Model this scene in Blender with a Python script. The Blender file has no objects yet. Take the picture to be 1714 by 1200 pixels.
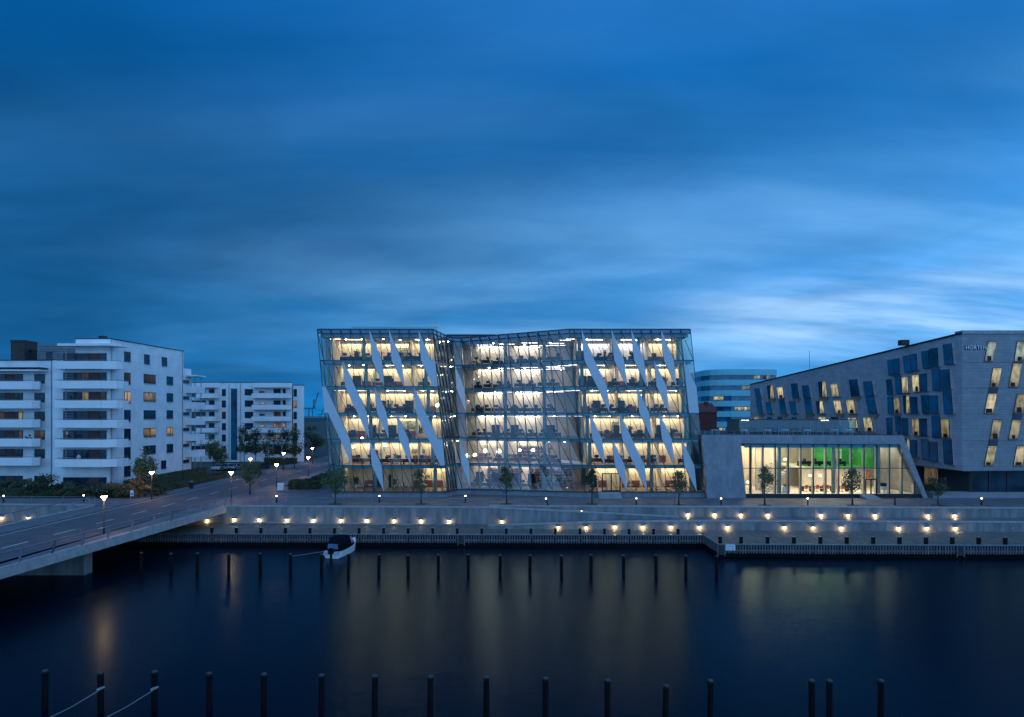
import bpy, math, random
from mathutils import Vector, Matrix, noise
random.seed(7)
rad = math.radians
SC = bpy.context.scene
COL = SC.collection

# ---------------------------------------------------------------- camera
H = 11.8                      # eye height above the promenade
F, CX, HY = 1142.67, 857.0, 695.0
cd = bpy.data.cameras.new('camera'); cam = bpy.data.objects.new('camera', cd); COL.objects.link(cam)
cd.lens = 24; cd.sensor_width = 36; cd.shift_y = 95 / 1714; cd.clip_end = 9000; cd.clip_start = 0.5
cam.location = (0, 0, H); cam.rotation_euler = (rad(90), 0, 0)
SC.camera = cam

# ---------------------------------------------------------------- render / exposure
SC.render.engine = 'CYCLES'
SC.view_settings.view_transform = 'Standard'; SC.view_settings.look = 'None'
SC.view_settings.exposure = 0.0; SC.view_settings.gamma = 1.0; SC.view_settings.use_curve_mapping = False
cy = SC.cycles
cy.max_bounces = 7; cy.diffuse_bounces = 3; cy.glossy_bounces = 4; cy.transmission_bounces = 4
cy.transparent_max_bounces = 24; cy.sample_clamp_indirect = 4.0; cy.caustics_reflective = False; cy.caustics_refractive = False
cy.use_denoising = True; cy.use_adaptive_sampling = True; cy.adaptive_threshold = 0.02

# ---------------------------------------------------------------- world: dusk sky, sun just set behind the camera
CROT, OFF1, OFF2, OFF3, OFF4 = -14.0, 3.9, 8.3, 25.9, 21.4; CR4 = -60
SUN_AZ, SUN_EL = 140.0, 1.5            # compass angle from +Y towards +X
w = bpy.data.worlds.new('World'); SC.world = w; w.use_nodes = True
nt = w.node_tree; N = nt.nodes; L = nt.links
for n in list(N): N.remove(n)
def nd(t, **k):
    n = N.new(t)
    for a, b in k.items(): setattr(n, a, b)
    return n
def mth(op, a, b=None, c=None, clamp=False):
    n = nd('ShaderNodeMath', operation=op, use_clamp=clamp)
    for i, q in enumerate((a, b, c)):
        if q is None: continue
        if isinstance(q, (int, float)): n.inputs[i].default_value = q
        else: L.new(q, n.inputs[i])
    return n.outputs[0]
def mixc(f, a, b, mode='MIX'):
    n = nd('ShaderNodeMix', data_type='RGBA', blend_type=mode)
    for s, q in ((n.inputs[0], f), (n.inputs[6], a), (n.inputs[7], b)):
        if isinstance(q, (int, float)): s.default_value = q
        elif isinstance(q, tuple): s.default_value = q if len(q) == 4 else (*q, 1)
        else: L.new(q, s)
    return n.outputs[2]
def ramp(fac, stops, interp='EASE'):
    n = nd('ShaderNodeValToRGB'); L.new(fac, n.inputs[0]); n.color_ramp.interpolation = interp
    e = n.color_ramp.elements
    while len(e) < len(stops): e.new(0.5)
    for q, (p, c) in zip(e, stops): q.position = p; q.color = (*c, 1)
    return n.outputs[0]
tc = nd('ShaderNodeTexCoord'); sep = nd('ShaderNodeSeparateXYZ'); L.new(tc.outputs['Generated'], sep.inputs[0])
dx, dy, dz = sep.outputs
sky = nd('ShaderNodeTexSky', sky_type='NISHITA'); sky.sun_disc = False
sky.sun_elevation = rad(SUN_EL); sky.sun_rotation = rad(SUN_AZ)
sky.altitude = 0; sky.air_density = 1.6; sky.dust_density = 0.3; sky.ozone_density = 6.0
zc = mth('MAXIMUM', dz, 0.0)
neb = mixc(1.0, sky.outputs[0], (0.35, 0.75, 1.25), 'MULTIPLY')
grad = ramp(zc, [(0.0, (0.004, 0.165, 0.45)), (0.11, (0.006, 0.168, 0.46)), (0.26, (0.003, 0.140, 0.425)), (0.46, (0.0003, 0.108, 0.370)), (1.0, (0.0004, 0.075, 0.26))])
base = mixc(0.98, neb, grad)
# the side of the sky where the sun went down stays brighter
sx_, sy_ = math.sin(rad(SUN_AZ)), math.cos(rad(SUN_AZ))
glow = mth('ADD', mth('MULTIPLY', dx, sx_), mth('MULTIPLY', dy, sy_))
gain = mth('MULTIPLY_ADD', mth('POWER', mth('MULTIPLY_ADD', glow, 0.5, 0.5, clamp=True), 0.46), 1.72, 0.47)
# clouds on a flat layer, drawn out by the wind
den = mth("ADD", zc, 0.16)
px_ = mth('DIVIDE', dx, den); py_ = mth('DIVIDE', dy, den)
def layer(sx, sy, rot, scale, detail, rough, dist, off):
    cmb = nd('ShaderNodeCombineXYZ'); L.new(px_, cmb.inputs[0]); L.new(py_, cmb.inputs[1]); cmb.inputs[2].default_value = off
    mp = nd('ShaderNodeMapping'); mp.inputs['Rotation'].default_value = (0, 0, rad(rot)); mp.inputs['Scale'].default_value = (sx, sy, 1)
    L.new(cmb.outputs[0], mp.inputs[0])
    t = nd('ShaderNodeTexNoise'); t.inputs['Scale'].default_value = scale; t.inputs['Detail'].default_value = detail
    t.inputs['Roughness'].default_value = rough; t.inputs['Distortion'].default_value = dist
    L.new(mp.outputs[0], t.inputs[0]); return t.outputs[0]
def band(n, lo, hi):
    q = nd('ShaderNodeMapRange', interpolation_type='SMOOTHSTEP'); L.new(n, q.inputs[0]); q.inputs[1].default_value = lo; q.inputs[2].default_value = hi; return q.outputs[0]
def smooth(x, lo, hi): return band(x, lo, hi)
n1 = layer(0.5, 1.0, CROT, 0.55, 4, 0.5, 0.35, OFF1)
n2 = layer(0.30, 1.0, CROT - 4, 1.1, 6, 0.55, 0.5, OFF2)
n3 = layer(0.5, 1.0, CROT + 3, 0.6, 5, 0.5, 0.5, OFF3)
n4 = layer(0.20, 1.0, CR4, 1.3, 6, 0.6, 0.4, OFF4)
veil = mth('MULTIPLY', band(n1, 0.26, 0.62), mth('MULTIPLY_ADD', band(n2, 0.34, 0.66), 0.75, 0.25))
bank = mth('MULTIPLY', smooth(zc, 0.0, 0.10), mth('SUBTRACT', 1.0, mth('MULTIPLY', smooth(zc, 0.20, 0.46), 0.82)))
side = mth('MULTIPLY_ADD', smooth(dx, -0.6, 0.05), 0.84, 0.16)
s1 = mixc(mth('MULTIPLY', mth('MULTIPLY', veil, bank), mth('MULTIPLY', side, 1.25), clamp=True), base, (0.142, 0.385, 0.72))
s2 = mixc(mth('MULTIPLY', band(n3, 0.46, 0.70), mth('SUBTRACT', 0.70, mth('MULTIPLY', mth('MULTIPLY', bank, side), 0.5))), s1, (0.002, 0.080, 0.245))
lowb = mth('MULTIPLY', smooth(zc, 0.06, 0.12), mth('SUBTRACT', 1.0, smooth(zc, 0.14, 0.21)))
s3 = mixc(mth('MULTIPLY', mth('MULTIPLY', band(n4, 0.38, 0.62), lowb), mth('MULTIPLY', smooth(dx, 0.14, 0.40), 0.85)), s2, (0.30, 0.50, 0.76))
n5 = layer(0.75, 1.0, CROT, 1.5, 5, 0.55, 0.6, 51.3)
mott = mth('MULTIPLY_ADD', n5, 0.75, 0.62)
haze_ = mth('MULTIPLY', mth('SUBTRACT', 1.0, smooth(zc, 0.02, 0.20)), 0.30)
gain = mth('MULTIPLY', mth('ADD', gain, haze_), mott)
sky2 = mixc(1.0, s3, (1, 1, 1), 'MULTIPLY'); L.new(gain, sky2.node.inputs[7])
bg = nd('ShaderNodeBackground'); L.new(sky2, bg.inputs[0]); bg.inputs[1].default_value = 1.0
wo = nd('ShaderNodeOutputWorld'); L.new(bg.outputs[0], wo.inputs[0])

# ---------------------------------------------------------------- the last of the sun, veiled by cloud behind the camera
sd = bpy.data.lights.new('sun', 'SUN'); so = bpy.data.objects.new('sun', sd); COL.objects.link(so)
sd.energy = 1.45; sd.angle = rad(165); sd.color = (0.47, 0.73, 1.0)
_d = Vector((math.sin(rad(172)) * math.cos(rad(25)), math.cos(rad(172)) * math.cos(rad(25)), math.sin(rad(25))))
so.rotation_euler = _d.to_track_quat('Z', 'Y').to_euler()

# ---------------------------------------------------------------- helpers
def PX(px, Y): return (px - CX) * Y / F
def PZ(py, Y): return H - (py - HY) * Y / F
def YG(py, z=0.0): return F * (H - z) / (py - HY)
class MB:
    def __init__(s): s.v = []; s.f = []
    def add(s, pts, faces):
        o = len(s.v); s.v += [tuple(p) for p in pts]; s.f += [tuple(i + o for i in q) for q in faces]; return s
    def poly(s, *pts): return s.add(pts, [range(len(pts))])
    def box(s, x0, x1, y0, y1, z0, z1):
        return s.add([(x0,y0,z0),(x1,y0,z0),(x1,y1,z0),(x0,y1,z0),(x0,y0,z1),(x1,y0,z1),(x1,y1,z1),(x0,y1,z1)],
                     [(0,3,2,1),(4,5,6,7),(0,1,5,4),(1,2,6,5),(2,3,7,6),(3,0,4,7)])
    def hexa(s, b, t):            # quad b and quad t, same order
        return s.add(list(b) + list(t), [(0,3,2,1),(4,5,6,7),(0,1,5,4),(1,2,6,5),(2,3,7,6),(3,0,4,7)])
    def prism(s, pts, off):       # polygon pushed by vector off
        n = len(pts); off = Vector(off); q = [Vector(p) for p in pts]
        return s.add(q + [p + off for p in q], [tuple(range(n))[::-1], tuple(range(n, 2*n))] + [(i, (i+1) % n, n+(i+1) % n, n+i) for i in range(n)])
    def bar(s, a, b, w, d, side=None):     # rectangular bar from a to b
        a = Vector(a); b = Vector(b); t = (b - a).normalized()
        u = Vector(side) if side is not None else (Vector((0,0,1)) if abs(t.z) < 0.9 else Vector((0,1,0)))
        u = (u - t * u.dot(t)).normalized(); v = t.cross(u)
        u *= d / 2; v *= w / 2
        return s.hexa([a-u-v, a+u-v, a+u+v, a-u+v], [b-u-v, b+u-v, b+u+v, b-u+v])
    def tube(s, path, r, n=6, cap=True):
        path = [Vector(p) for p in path]; rr = r if isinstance(r, (list, tuple)) else [r] * len(path)
        rings = []; o = len(s.v)
        for i, p in enumerate(path):
            t = (path[min(i+1, len(path)-1)] - path[max(i-1, 0)]).normalized()
            u = t.orthogonal() if abs(t.z) > 0.95 else t.cross(Vector((0,0,1)))
            if abs(t.z) > 0.95: u = Vector((1,0,0)) - t * t.x
            u.normalize(); v = t.cross(u)
            rings.append([p + (u * math.cos(2*math.pi*k/n) + v * math.sin(2*math.pi*k/n)) * rr[i] for k in range(n)])
        for q in rings: s.v += [tuple(p) for p in q]
        for i in range(len(path)-1):
            for k in range(n): s.f.append((o+i*n+k, o+i*n+(k+1) % n, o+(i+1)*n+(k+1) % n, o+(i+1)*n+k))
        if cap: s.f.append(tuple(o+k for k in range(n))[::-1]); s.f.append(tuple(o+(len(path)-1)*n+k for k in range(n)))
        return s
    def lathe(s, prof, n=12, c=(0,0,0)):
        o = len(s.v)
        for r, z in prof:
            for k in range(n): s.v.append((c[0]+r*math.cos(2*math.pi*k/n), c[1]+r*math.sin(2*math.pi*k/n), c[2]+z))
        for i in range(len(prof)-1):
            for k in range(n): s.f.append((o+i*n+k, o+i*n+(k+1) % n, o+(i+1)*n+(k+1) % n, o+(i+1)*n+k))
        s.f.append(tuple(o+k for k in range(n))[::-1]); s.f.append(tuple(o+(len(prof)-1)*n+k for k in range(n)))
        return s
W = {}
def origin(o): return W.get(o.name, Vector((0,0,0)))
def obj(name, mb, mat, parent=None, label=None, cat=None, group=None, kind=None, smooth=False, at=None):
    me = bpy.data.meshes.new(name)
    w0 = origin(parent) if parent is not None else Vector(at or (0,0,0))
    me.from_pydata([(v[0]-w0.x, v[1]-w0.y, v[2]-w0.z) for v in mb.v], [], mb.f); me.update()
    if smooth:
        for p in me.polygons: p.use_smooth = True
    me.materials.append(mat)
    o = bpy.data.objects.new(name, me); COL.objects.link(o)
    if parent is not None: o.parent = parent
    else: o.location = w0
    W[o.name] = w0.copy()
    tag(o, label, cat, group, kind); return o
def tag(o, label=None, cat=None, group=None, kind=None):
    for k, q in (('label', label), ('category', cat), ('group', group), ('kind', kind)):
        if q: o[k] = q
    return o
def thing(name, label, cat, loc=(0,0,0), rz=0, group=None):
    o = bpy.data.objects.new(name, None); COL.objects.link(o); o.empty_display_size = 0.2
    o.location = loc; o.rotation_euler = (0, 0, rz); W[o.name] = Vector(loc); return tag(o, label, cat, group)
def dup(o, loc, rz=0, label=None, group=None, scale=1.0):
    def rec(q, par):
        c = q.copy(); COL.objects.link(c)
        if par is not None: c.parent = par
        for ch in q.children: rec(ch, c)
        return c
    c = rec(o, None); c.location = loc; c.rotation_euler = (0, 0, rz); c.scale = (scale,)*3 if isinstance(scale, (int, float)) else scale
    if label: c['label'] = label
    if group: c['group'] = group
    return c
ORD = ['first','second','third','fourth','fifth','sixth','seventh','eighth','ninth','tenth','eleventh','twelfth','thirteenth','fourteenth',
       'fifteenth','sixteenth','seventeenth','eighteenth','nineteenth','twentieth']
def nth(i):
    if i < 20: return ORD[i]
    t = {2: 'twenty', 3: 'thirty', 4: 'forty'}[(i+1)//10]
    return t + '-' + ORD[(i+1) % 10 - 1] if (i+1) % 10 else {30: 'thirtieth', 40: 'fortieth'}[i+1]

# ---------------------------------------------------------------- materials
M = {}
def mat(name, col, rough=0.6, metal=0.0, var=0.12, scale=1.5, bump=0.0, bscale=20, spec=0.4, stretch=(1,1,1), emit=None, es=0.0):
    m = bpy.data.materials.new(name); m.use_nodes = True; t = m.node_tree; b = t.nodes['Principled BSDF']
    b.inputs['Roughness'].default_value = rough; b.inputs['Metallic'].default_value = metal; b.inputs['Specular IOR Level'].default_value = spec
    co = t.nodes.new('ShaderNodeTexCoord'); mp = t.nodes.new('ShaderNodeMapping'); mp.inputs['Scale'].default_value = stretch
    t.links.new(co.outputs['Object'], mp.inputs[0])
    nz = t.nodes.new('ShaderNodeTexNoise'); nz.inputs['Scale'].default_value = scale; nz.inputs['Detail'].default_value = 5
    t.links.new(mp.outputs[0], nz.inputs[0])
    rp = t.nodes.new('ShaderNodeValToRGB'); t.links.new(nz.outputs[0], rp.inputs[0])
    e = rp.color_ramp.elements; e[0].position = 0.3; e[1].position = 0.7
    e[0].color = tuple(max(0, q*(1-var)) for q in col) + (1,); e[1].color = tuple(min(1, q*(1+var)) for q in col) + (1,)
    t.links.new(rp.outputs[0], b.inputs['Base Color'])
    if bump:
        n2_ = t.nodes.new('ShaderNodeTexNoise'); n2_.inputs['Scale'].default_value = bscale; t.links.new(mp.outputs[0], n2_.inputs[0])
        bp = t.nodes.new('ShaderNodeBump'); bp.inputs['Strength'].default_value = bump; bp.inputs['Distance'].default_value = 0.03
        t.links.new(n2_.outputs[0], bp.inputs['Height']); t.links.new(bp.outputs[0], b.inputs['Normal'])
    if emit:
        b.inputs['Emission Color'].default_value = (*emit, 1); b.inputs['Emission Strength'].default_value = es
    M[name] = m; return m
def emis(name, col, s):
    m = bpy.data.materials.new(name); m.use_nodes = True; t = m.node_tree; t.nodes.clear()
    e = t.nodes.new('ShaderNodeEmission'); e.inputs[0].default_value = (*col, 1); e.inputs[1].default_value = s
    o = t.nodes.new('ShaderNodeOutputMaterial'); t.links.new(e.outputs[0], o.inputs[0]); M[name] = m; return m
def schlick(t, ior):           # reflectance that is the same from both sides of a pane
    f0 = ((ior-1)/(ior+1))**2; lw = t.nodes.new('ShaderNodeLayerWeight'); lw.inputs[0].default_value = 0.5
    pw = t.nodes.new('ShaderNodeMath'); pw.operation = 'POWER'; pw.inputs[1].default_value = 5; t.links.new(lw.outputs['Facing'], pw.inputs[0])
    ad = t.nodes.new('ShaderNodeMath'); ad.operation = 'MULTIPLY_ADD'; ad.inputs[1].default_value = 1-f0; ad.inputs[2].default_value = f0; t.links.new(pw.outputs[0], ad.inputs[0]); return ad
def glass(name, tint, refl=1.0, ior=1.5, rough=0.01, base=0.0):
    m = bpy.data.materials.new(name); m.use_nodes = True; t = m.node_tree; t.nodes.clear()
    tr = t.nodes.new('ShaderNodeBsdfTransparent'); tr.inputs[0].default_value = (*tint, 1)
    gl = t.nodes.new('ShaderNodeBsdfGlossy'); gl.inputs['Roughness'].default_value = rough; gl.inputs[0].default_value = (0.95, 0.98, 1, 1)
    fr = schlick(t, ior)
    ma = t.nodes.new('ShaderNodeMath'); ma.operation = 'MULTIPLY_ADD'; ma.inputs[1].default_value = refl; ma.inputs[2].default_value = base; ma.use_clamp = True
    t.links.new(fr.outputs[0], ma.inputs[0])
    mx = t.nodes.new('ShaderNodeMixShader'); t.links.new(ma.outputs[0], mx.inputs[0]); t.links.new(tr.outputs[0], mx.inputs[1]); t.links.new(gl.outputs[0], mx.inputs[2])
    o = t.nodes.new('ShaderNodeOutputMaterial'); t.links.new(mx.outputs[0], o.inputs[0]); M[name] = m; return m
def litroom(name, col, s, kind=0):
    """a glazed opening with the lit room painted into its glow: uneven warm light (curtains, furniture) under a glossy pane"""
    m = bpy.data.materials.new(name); m.use_nodes = True; t = m.node_tree; t.nodes.clear()
    nn = t.nodes.new; lk = t.links.new
    co = nn('ShaderNodeTexCoord'); mp = nn('ShaderNodeMapping'); oi = nn('ShaderNodeObjectInfo')
    mp.inputs['Scale'].default_value = (2.2, 2.2, 0.35) if kind == 0 else (0.9, 0.9, 0.5); lk(co.outputs['Object'], mp.inputs[0])
    cb = nn('ShaderNodeCombineXYZ')
    for i in range(3): lk(oi.outputs['Random'], cb.inputs[i])
    sc_ = nn('ShaderNodeVectorMath'); sc_.operation = 'SCALE'; sc_.inputs['Scale'].default_value = 37; lk(cb.outputs[0], sc_.inputs[0]); lk(sc_.outputs[0], mp.inputs['Location'])
    nz = nn('ShaderNodeTexNoise'); nz.inputs['Scale'].default_value = 1.6; nz.inputs['Detail'].default_value = 4 if kind == 0 else 2; lk(mp.outputs[0], nz.inputs[0])
    rp = nn('ShaderNodeValToRGB'); lk(nz.outputs[0], rp.inputs[0])
    e = rp.color_ramp.elements; e[0].position = 0.34; e[1].position = 0.60
    e[0].color = (*(q*(0.2 if kind == 0 else 0.35) for q in col), 1); e[1].color = (*col, 1)
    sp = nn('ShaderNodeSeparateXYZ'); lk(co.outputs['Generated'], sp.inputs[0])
    gr = nn('ShaderNodeValToRGB'); lk(sp.outputs[2], gr.inputs[0]); g = gr.color_ramp.elements          # room shading painted into the glow: dim at desk height, bright towards the ceiling
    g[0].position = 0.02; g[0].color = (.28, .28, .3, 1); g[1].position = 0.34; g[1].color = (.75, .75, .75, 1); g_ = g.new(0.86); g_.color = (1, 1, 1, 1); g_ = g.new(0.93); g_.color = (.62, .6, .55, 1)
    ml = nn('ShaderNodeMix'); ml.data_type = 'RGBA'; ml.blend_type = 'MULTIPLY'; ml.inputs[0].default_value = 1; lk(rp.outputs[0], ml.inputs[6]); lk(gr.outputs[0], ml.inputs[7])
    br_ = nn('ShaderNodeMapRange'); lk(oi.outputs['Random'], br_.inputs[0]); br_.inputs[3].default_value = s*.45; br_.inputs[4].default_value = s*1.35
    em = nn('ShaderNodeEmission'); lk(br_.outputs[0], em.inputs[1]); lk(ml.outputs[2], em.inputs[0])
    gl = t.nodes.new('ShaderNodeBsdfGlossy'); gl.inputs['Roughness'].default_value = 0.03; fr = schlick(t, 1.4)
    mx = t.nodes.new('ShaderNodeMixShader'); t.links.new(fr.outputs[0], mx.inputs[0]); t.links.new(em.outputs[0], mx.inputs[1]); t.links.new(gl.outputs[0], mx.inputs[2])
    o = t.nodes.new('ShaderNodeOutputMaterial'); t.links.new(mx.outputs[0], o.inputs[0]); M[name] = m; return m
def stone(name, c1, c2, bw, bh, mortar, axis='XZ', msize=0.02, bump=0.3, off=0.5):
    m = bpy.data.materials.new(name); m.use_nodes = True; t = m.node_tree; b = t.nodes['Principled BSDF']; b.inputs['Roughness'].default_value = 0.55
    co = t.nodes.new('ShaderNodeTexCoord'); sp = t.nodes.new('ShaderNodeSeparateXYZ'); t.links.new(co.outputs['Object'], sp.inputs[0])
    cm = t.nodes.new('ShaderNodeCombineXYZ'); t.links.new(sp.outputs['XYZ'.index(axis[0])], cm.inputs[0]); t.links.new(sp.outputs['XYZ'.index(axis[1])], cm.inputs[1])
    br = t.nodes.new('ShaderNodeTexBrick'); t.links.new(cm.outputs[0], br.inputs[0]); br.offset = off
    br.inputs['Color1'].default_value = (*c1, 1); br.inputs['Color2'].default_value = (*c2, 1); br.inputs['Mortar'].default_value = (*mortar, 1)
    br.inputs['Scale'].default_value = 1; br.inputs['Brick Width'].default_value = bw; br.inputs['Row Height'].default_value = bh; br.inputs['Mortar Size'].default_value = msize
    nz = t.nodes.new('ShaderNodeTexNoise'); nz.inputs['Scale'].default_value = 0.6; nz.inputs['Detail'].default_value = 6; t.links.new(co.outputs['Object'], nz.inputs[0])
    mr = t.nodes.new('ShaderNodeMapRange'); t.links.new(nz.outputs[0], mr.inputs[0]); mr.inputs[3].default_value = 0.72; mr.inputs[4].default_value = 1.25
    mx = t.nodes.new('ShaderNodeMix'); mx.data_type = 'RGBA'; mx.blend_type = 'MULTIPLY'; mx.inputs[0].default_value = 1
    t.links.new(br.outputs[0], mx.inputs[6]); t.links.new(mr.outputs[0], mx.inputs[7]); t.links.new(mx.outputs[2], b.inputs['Base Color'])
    bp = t.nodes.new('ShaderNodeBump'); bp.inputs['Strength'].default_value = bump; bp.inputs['Distance'].default_value = 0.02; bp.invert = True
    t.links.new(br.outputs['Fac'], bp.inputs['Height']); t.links.new(bp.outputs[0], b.inputs['Normal']); M[name] = m; return m

mat('white_render', (0.78, 0.78, 0.79), 0.7, var=0.05, scale=0.4, bump=0.1)
mat('white_panel', (0.52, 0.55, 0.60), 0.35, var=0.03, scale=0.8)
mat('concrete', (0.205, 0.21, 0.215), 0.75, var=0.38, scale=1.1, bump=0.25, stretch=(1,1,0.18))
mat('concrete_light', (0.30, 0.31, 0.32), 0.7, var=0.18, scale=1.3, bump=0.2)
mat('asphalt', (0.085, 0.083, 0.095), 0.75, var=0.25, scale=0.7, bump=0.3, bscale=60)
mat('paving', (0.115, 0.12, 0.14), 0.6, var=0.25, scale=0.5, bump=0.2, bscale=30)
mat('ground', (0.05, 0.06, 0.045), 0.9, var=0.4, scale=0.3)
mat('paint', (0.62, 0.62, 0.6), 0.7, var=0.25, scale=6)
mat('wood_deck', (0.115, 0.115, 0.105), 0.7, var=0.35, scale=1.2, stretch=(3, 0.5, 1), bump=0.2)
mat('timber', (0.060, 0.060, 0.066), 0.8, var=0.4, scale=2.5, stretch=(2,2,0.3), bump=0.3)
mat('quay_slat', (0.12, 0.12, 0.13), 0.8, var=0.45, scale=2.5, stretch=(2,2,0.3), bump=0.3)
mat('pile', (0.008, 0.008, 0.009), 0.95, spec=0.05, var=0.4, scale=3, stretch=(2,2,0.3), bump=0.3)
mat('pile_cap', (0.05, 0.055, 0.06), 0.6, metal=0.2)
mat('pile_collar', (0.012, 0.012, 0.013), 0.8, spec=0.1)
mat('dark_metal', (0.02, 0.022, 0.025), 0.4, metal=0.3)
mat('mullion', (0.035, 0.05, 0.055), 0.4, metal=0.2)
mat('steel', (0.30, 0.34, 0.37), 0.35, metal=0.85)
mat('rail', (0.20, 0.25, 0.29), 0.4, metal=0.6)
mat('slab_edge', (0.06, 0.29, 0.37), 0.35)  # sky reflected on the strip is put into this teal
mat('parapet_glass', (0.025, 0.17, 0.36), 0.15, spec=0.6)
mat('cream', (0.72, 0.65, 0.53), 0.8, var=0.06)
mat('ceiling_white', (0.78, 0.75, 0.70), 0.8, var=0.03)
mat('carpet', (0.09, 0.085, 0.085), 0.95, var=0.3, scale=3)
mat('floor_wood', (0.30, 0.22, 0.15), 0.5, var=0.2, scale=2)
mat('interior_column', (0.22, 0.34, 0.33), 0.5)
mat('desk', (0.018, 0.018, 0.024), 0.6, spec=0.2)
mat('desk_wood', (0.24, 0.085, 0.035), 0.45, var=0.25, scale=3)
mat('chair', (0.008, 0.010, 0.018), 0.8, spec=0.1)
mat('chair_red', (0.45, 0.09, 0.04), 0.6)
mat('screen_off', (0.015, 0.02, 0.03), 0.2)
mat('books', (0.33, 0.13, 0.08), 0.7, var=0.85, scale=7, stretch=(1, 1, 0.5))
mat('green_wall', (0.05, 0.30, 0.035), 0.6, var=0.3, scale=0.8)
mat('art', (0.24, 0.26, 0.20), 0.6, var=0.9, scale=4)
mat('leaf', (0.085, 0.105, 0.045), 0.7, var=0.45, scale=1.2)
mat('leaf_dark', (0.045, 0.062, 0.032), 0.8, var=0.45, scale=1.0)
mat('leaf_autumn', (0.14, 0.09, 0.035), 0.7, var=0.45, scale=1.2)  # orange glow of the street lamp put into the leaf colour
mat('bark', (0.06, 0.05, 0.042), 0.9, var=0.3, scale=4)
mat('brown_panel', (0.085, 0.03, 0.03), 0.5)
mat('soffit', (0.50, 0.30, 0.20), 0.6, var=0.2)
mat('grey_louvre', (0.15, 0.18, 0.21), 0.5)
mat('roof_dark', (0.04, 0.045, 0.05), 0.8)
mat('chimney', (0.055, 0.045, 0.045), 0.8, var=0.3, scale=2)
mat('hull', (0.80, 0.82, 0.84), 0.25, var=0.03)
mat('canvas', (0.006, 0.007, 0.013), 0.9, spec=0.03)
mat('boat_window', (0.10, 0.20, 0.32), 0.12, spec=0.8)
mat('rope', (0.35, 0.38, 0.40), 0.9)
mat('sign_white', (0.78, 0.79, 0.8), 0.5, var=0.03)
mat('sign_blue', (0.03, 0.08, 0.32), 0.5)
mat('red', (0.5, 0.02, 0.02), 0.5)
mat('car_white', (0.75, 0.76, 0.78), 0.2, var=0.02); mat('car_silver', (0.30, 0.33, 0.37), 0.25, metal=0.6); mat('car_dark', (0.03, 0.035, 0.045), 0.25)
mat('tyre', (0.012, 0.012, 0.012), 0.9)
mat('frame_dark', (0.03, 0.035, 0.04), 0.45)
mat('tint_glass', (0.010, 0.032, 0.055), 0.06, spec=0.35, var=0.6, scale=0.5)
mat('sky_painted_glass', (0.010, 0.090, 0.165), 0.05, spec=0.8, var=0.75, scale=0.3)  # reflected sky put into the base colour of the panes
mat('pale_band', (0.17, 0.50, 0.58), 0.25, var=0.05)
mat('red_brick', (0.12, 0.035, 0.035), 0.8, var=0.2, scale=2)
mat('crane', (0.05, 0.09, 0.14), 0.7)
mat('curtain', (0.30, 0.28, 0.25), 0.9, var=0.4, scale=2, stretch=(4,4,0.2))
mat('skin', (0.45, 0.28, 0.20), 0.6); mat('cloth_dark', (0.02, 0.03, 0.07), 0.8); mat('cloth_light', (0.55, 0.55, 0.55), 0.8); mat('hair', (0.03, 0.02, 0.015), 0.7)
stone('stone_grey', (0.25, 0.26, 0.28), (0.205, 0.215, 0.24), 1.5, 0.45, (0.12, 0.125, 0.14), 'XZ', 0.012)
stone('stone_side_lit', (0.46, 0.43, 0.45), (0.38, 0.355, 0.38), 1.5, 0.45, (0.22, 0.21, 0.23), 'YZ', 0.012)  # paler copy of the front stone; light on the side put into the colour
stone('stone_annex', (0.27, 0.285, 0.315), (0.21, 0.225, 0.26), 0.38, 0.80, (0.17, 0.18, 0.20), 'XZ', 0.012, off=0.0)
stone('render_joint_front', (0.78, 0.78, 0.79), (0.74, 0.745, 0.76), 3.6, 1.44, (0.50, 0.51, 0.53), 'XZ', 0.012, 0.15, off=0.0)
stone('render_joint', (0.78, 0.78, 0.79), (0.75, 0.755, 0.77), 4.2, 1.44, (0.50, 0.51, 0.53), 'YZ', 0.012, 0.15, off=0.0)
glass('facade_glass', (0.83, 0.94, 0.92), 1.5, 1.45, base=0.0)
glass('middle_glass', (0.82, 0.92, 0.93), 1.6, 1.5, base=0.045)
glass('clear_glass', (0.88, 0.92, 0.90), 0.8, 1.45)
glass('teal_glass', (0.30, 0.55, 0.58), 2.5, 1.5)
glass('rail_glass', (0.70, 0.82, 0.85), 1.2, 1.5)
emis('cove_warm', (1.0, 0.74, 0.45), 22.0)
emis('cove_pink', (1.0, 0.80, 0.66), 22.0)
emis('cove_cool', (0.86, 0.78, 1.0), 26.0)
emis('cove_green', (0.75, 1.0, 0.50), 26.0)
emis('fill_panel', (1.0, 0.76, 0.48), 3.2)
emis('fill_panel_pink', (1.0, 0.85, 0.80), 4.2)
emis('fill_panel_cool', (0.95, 0.80, 0.95), 4.0)
emis('pendant', (1.0, 0.86, 0.68), 9.0)
emis('downlight', (1.0, 0.80, 0.62), 80.0)
emis('annex_light', (1.0, 0.80, 0.50), 60.0)
emis('street_lamp', (1.0, 0.50, 0.20), 80.0)
emis('wall_lens', (1.0, 0.74, 0.38), 26.0)
emis('bollard_lens', (1.0, 0.78, 0.50), 10.0)
emis('monitor_on', (0.35, 0.65, 1.0), 1.6)
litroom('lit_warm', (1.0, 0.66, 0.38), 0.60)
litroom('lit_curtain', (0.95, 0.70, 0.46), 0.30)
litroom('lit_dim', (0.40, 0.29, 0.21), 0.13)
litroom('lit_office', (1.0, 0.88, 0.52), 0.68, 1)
litroom('lit_office_pale', (0.72, 0.84, 0.72), 0.55, 1)
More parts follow.
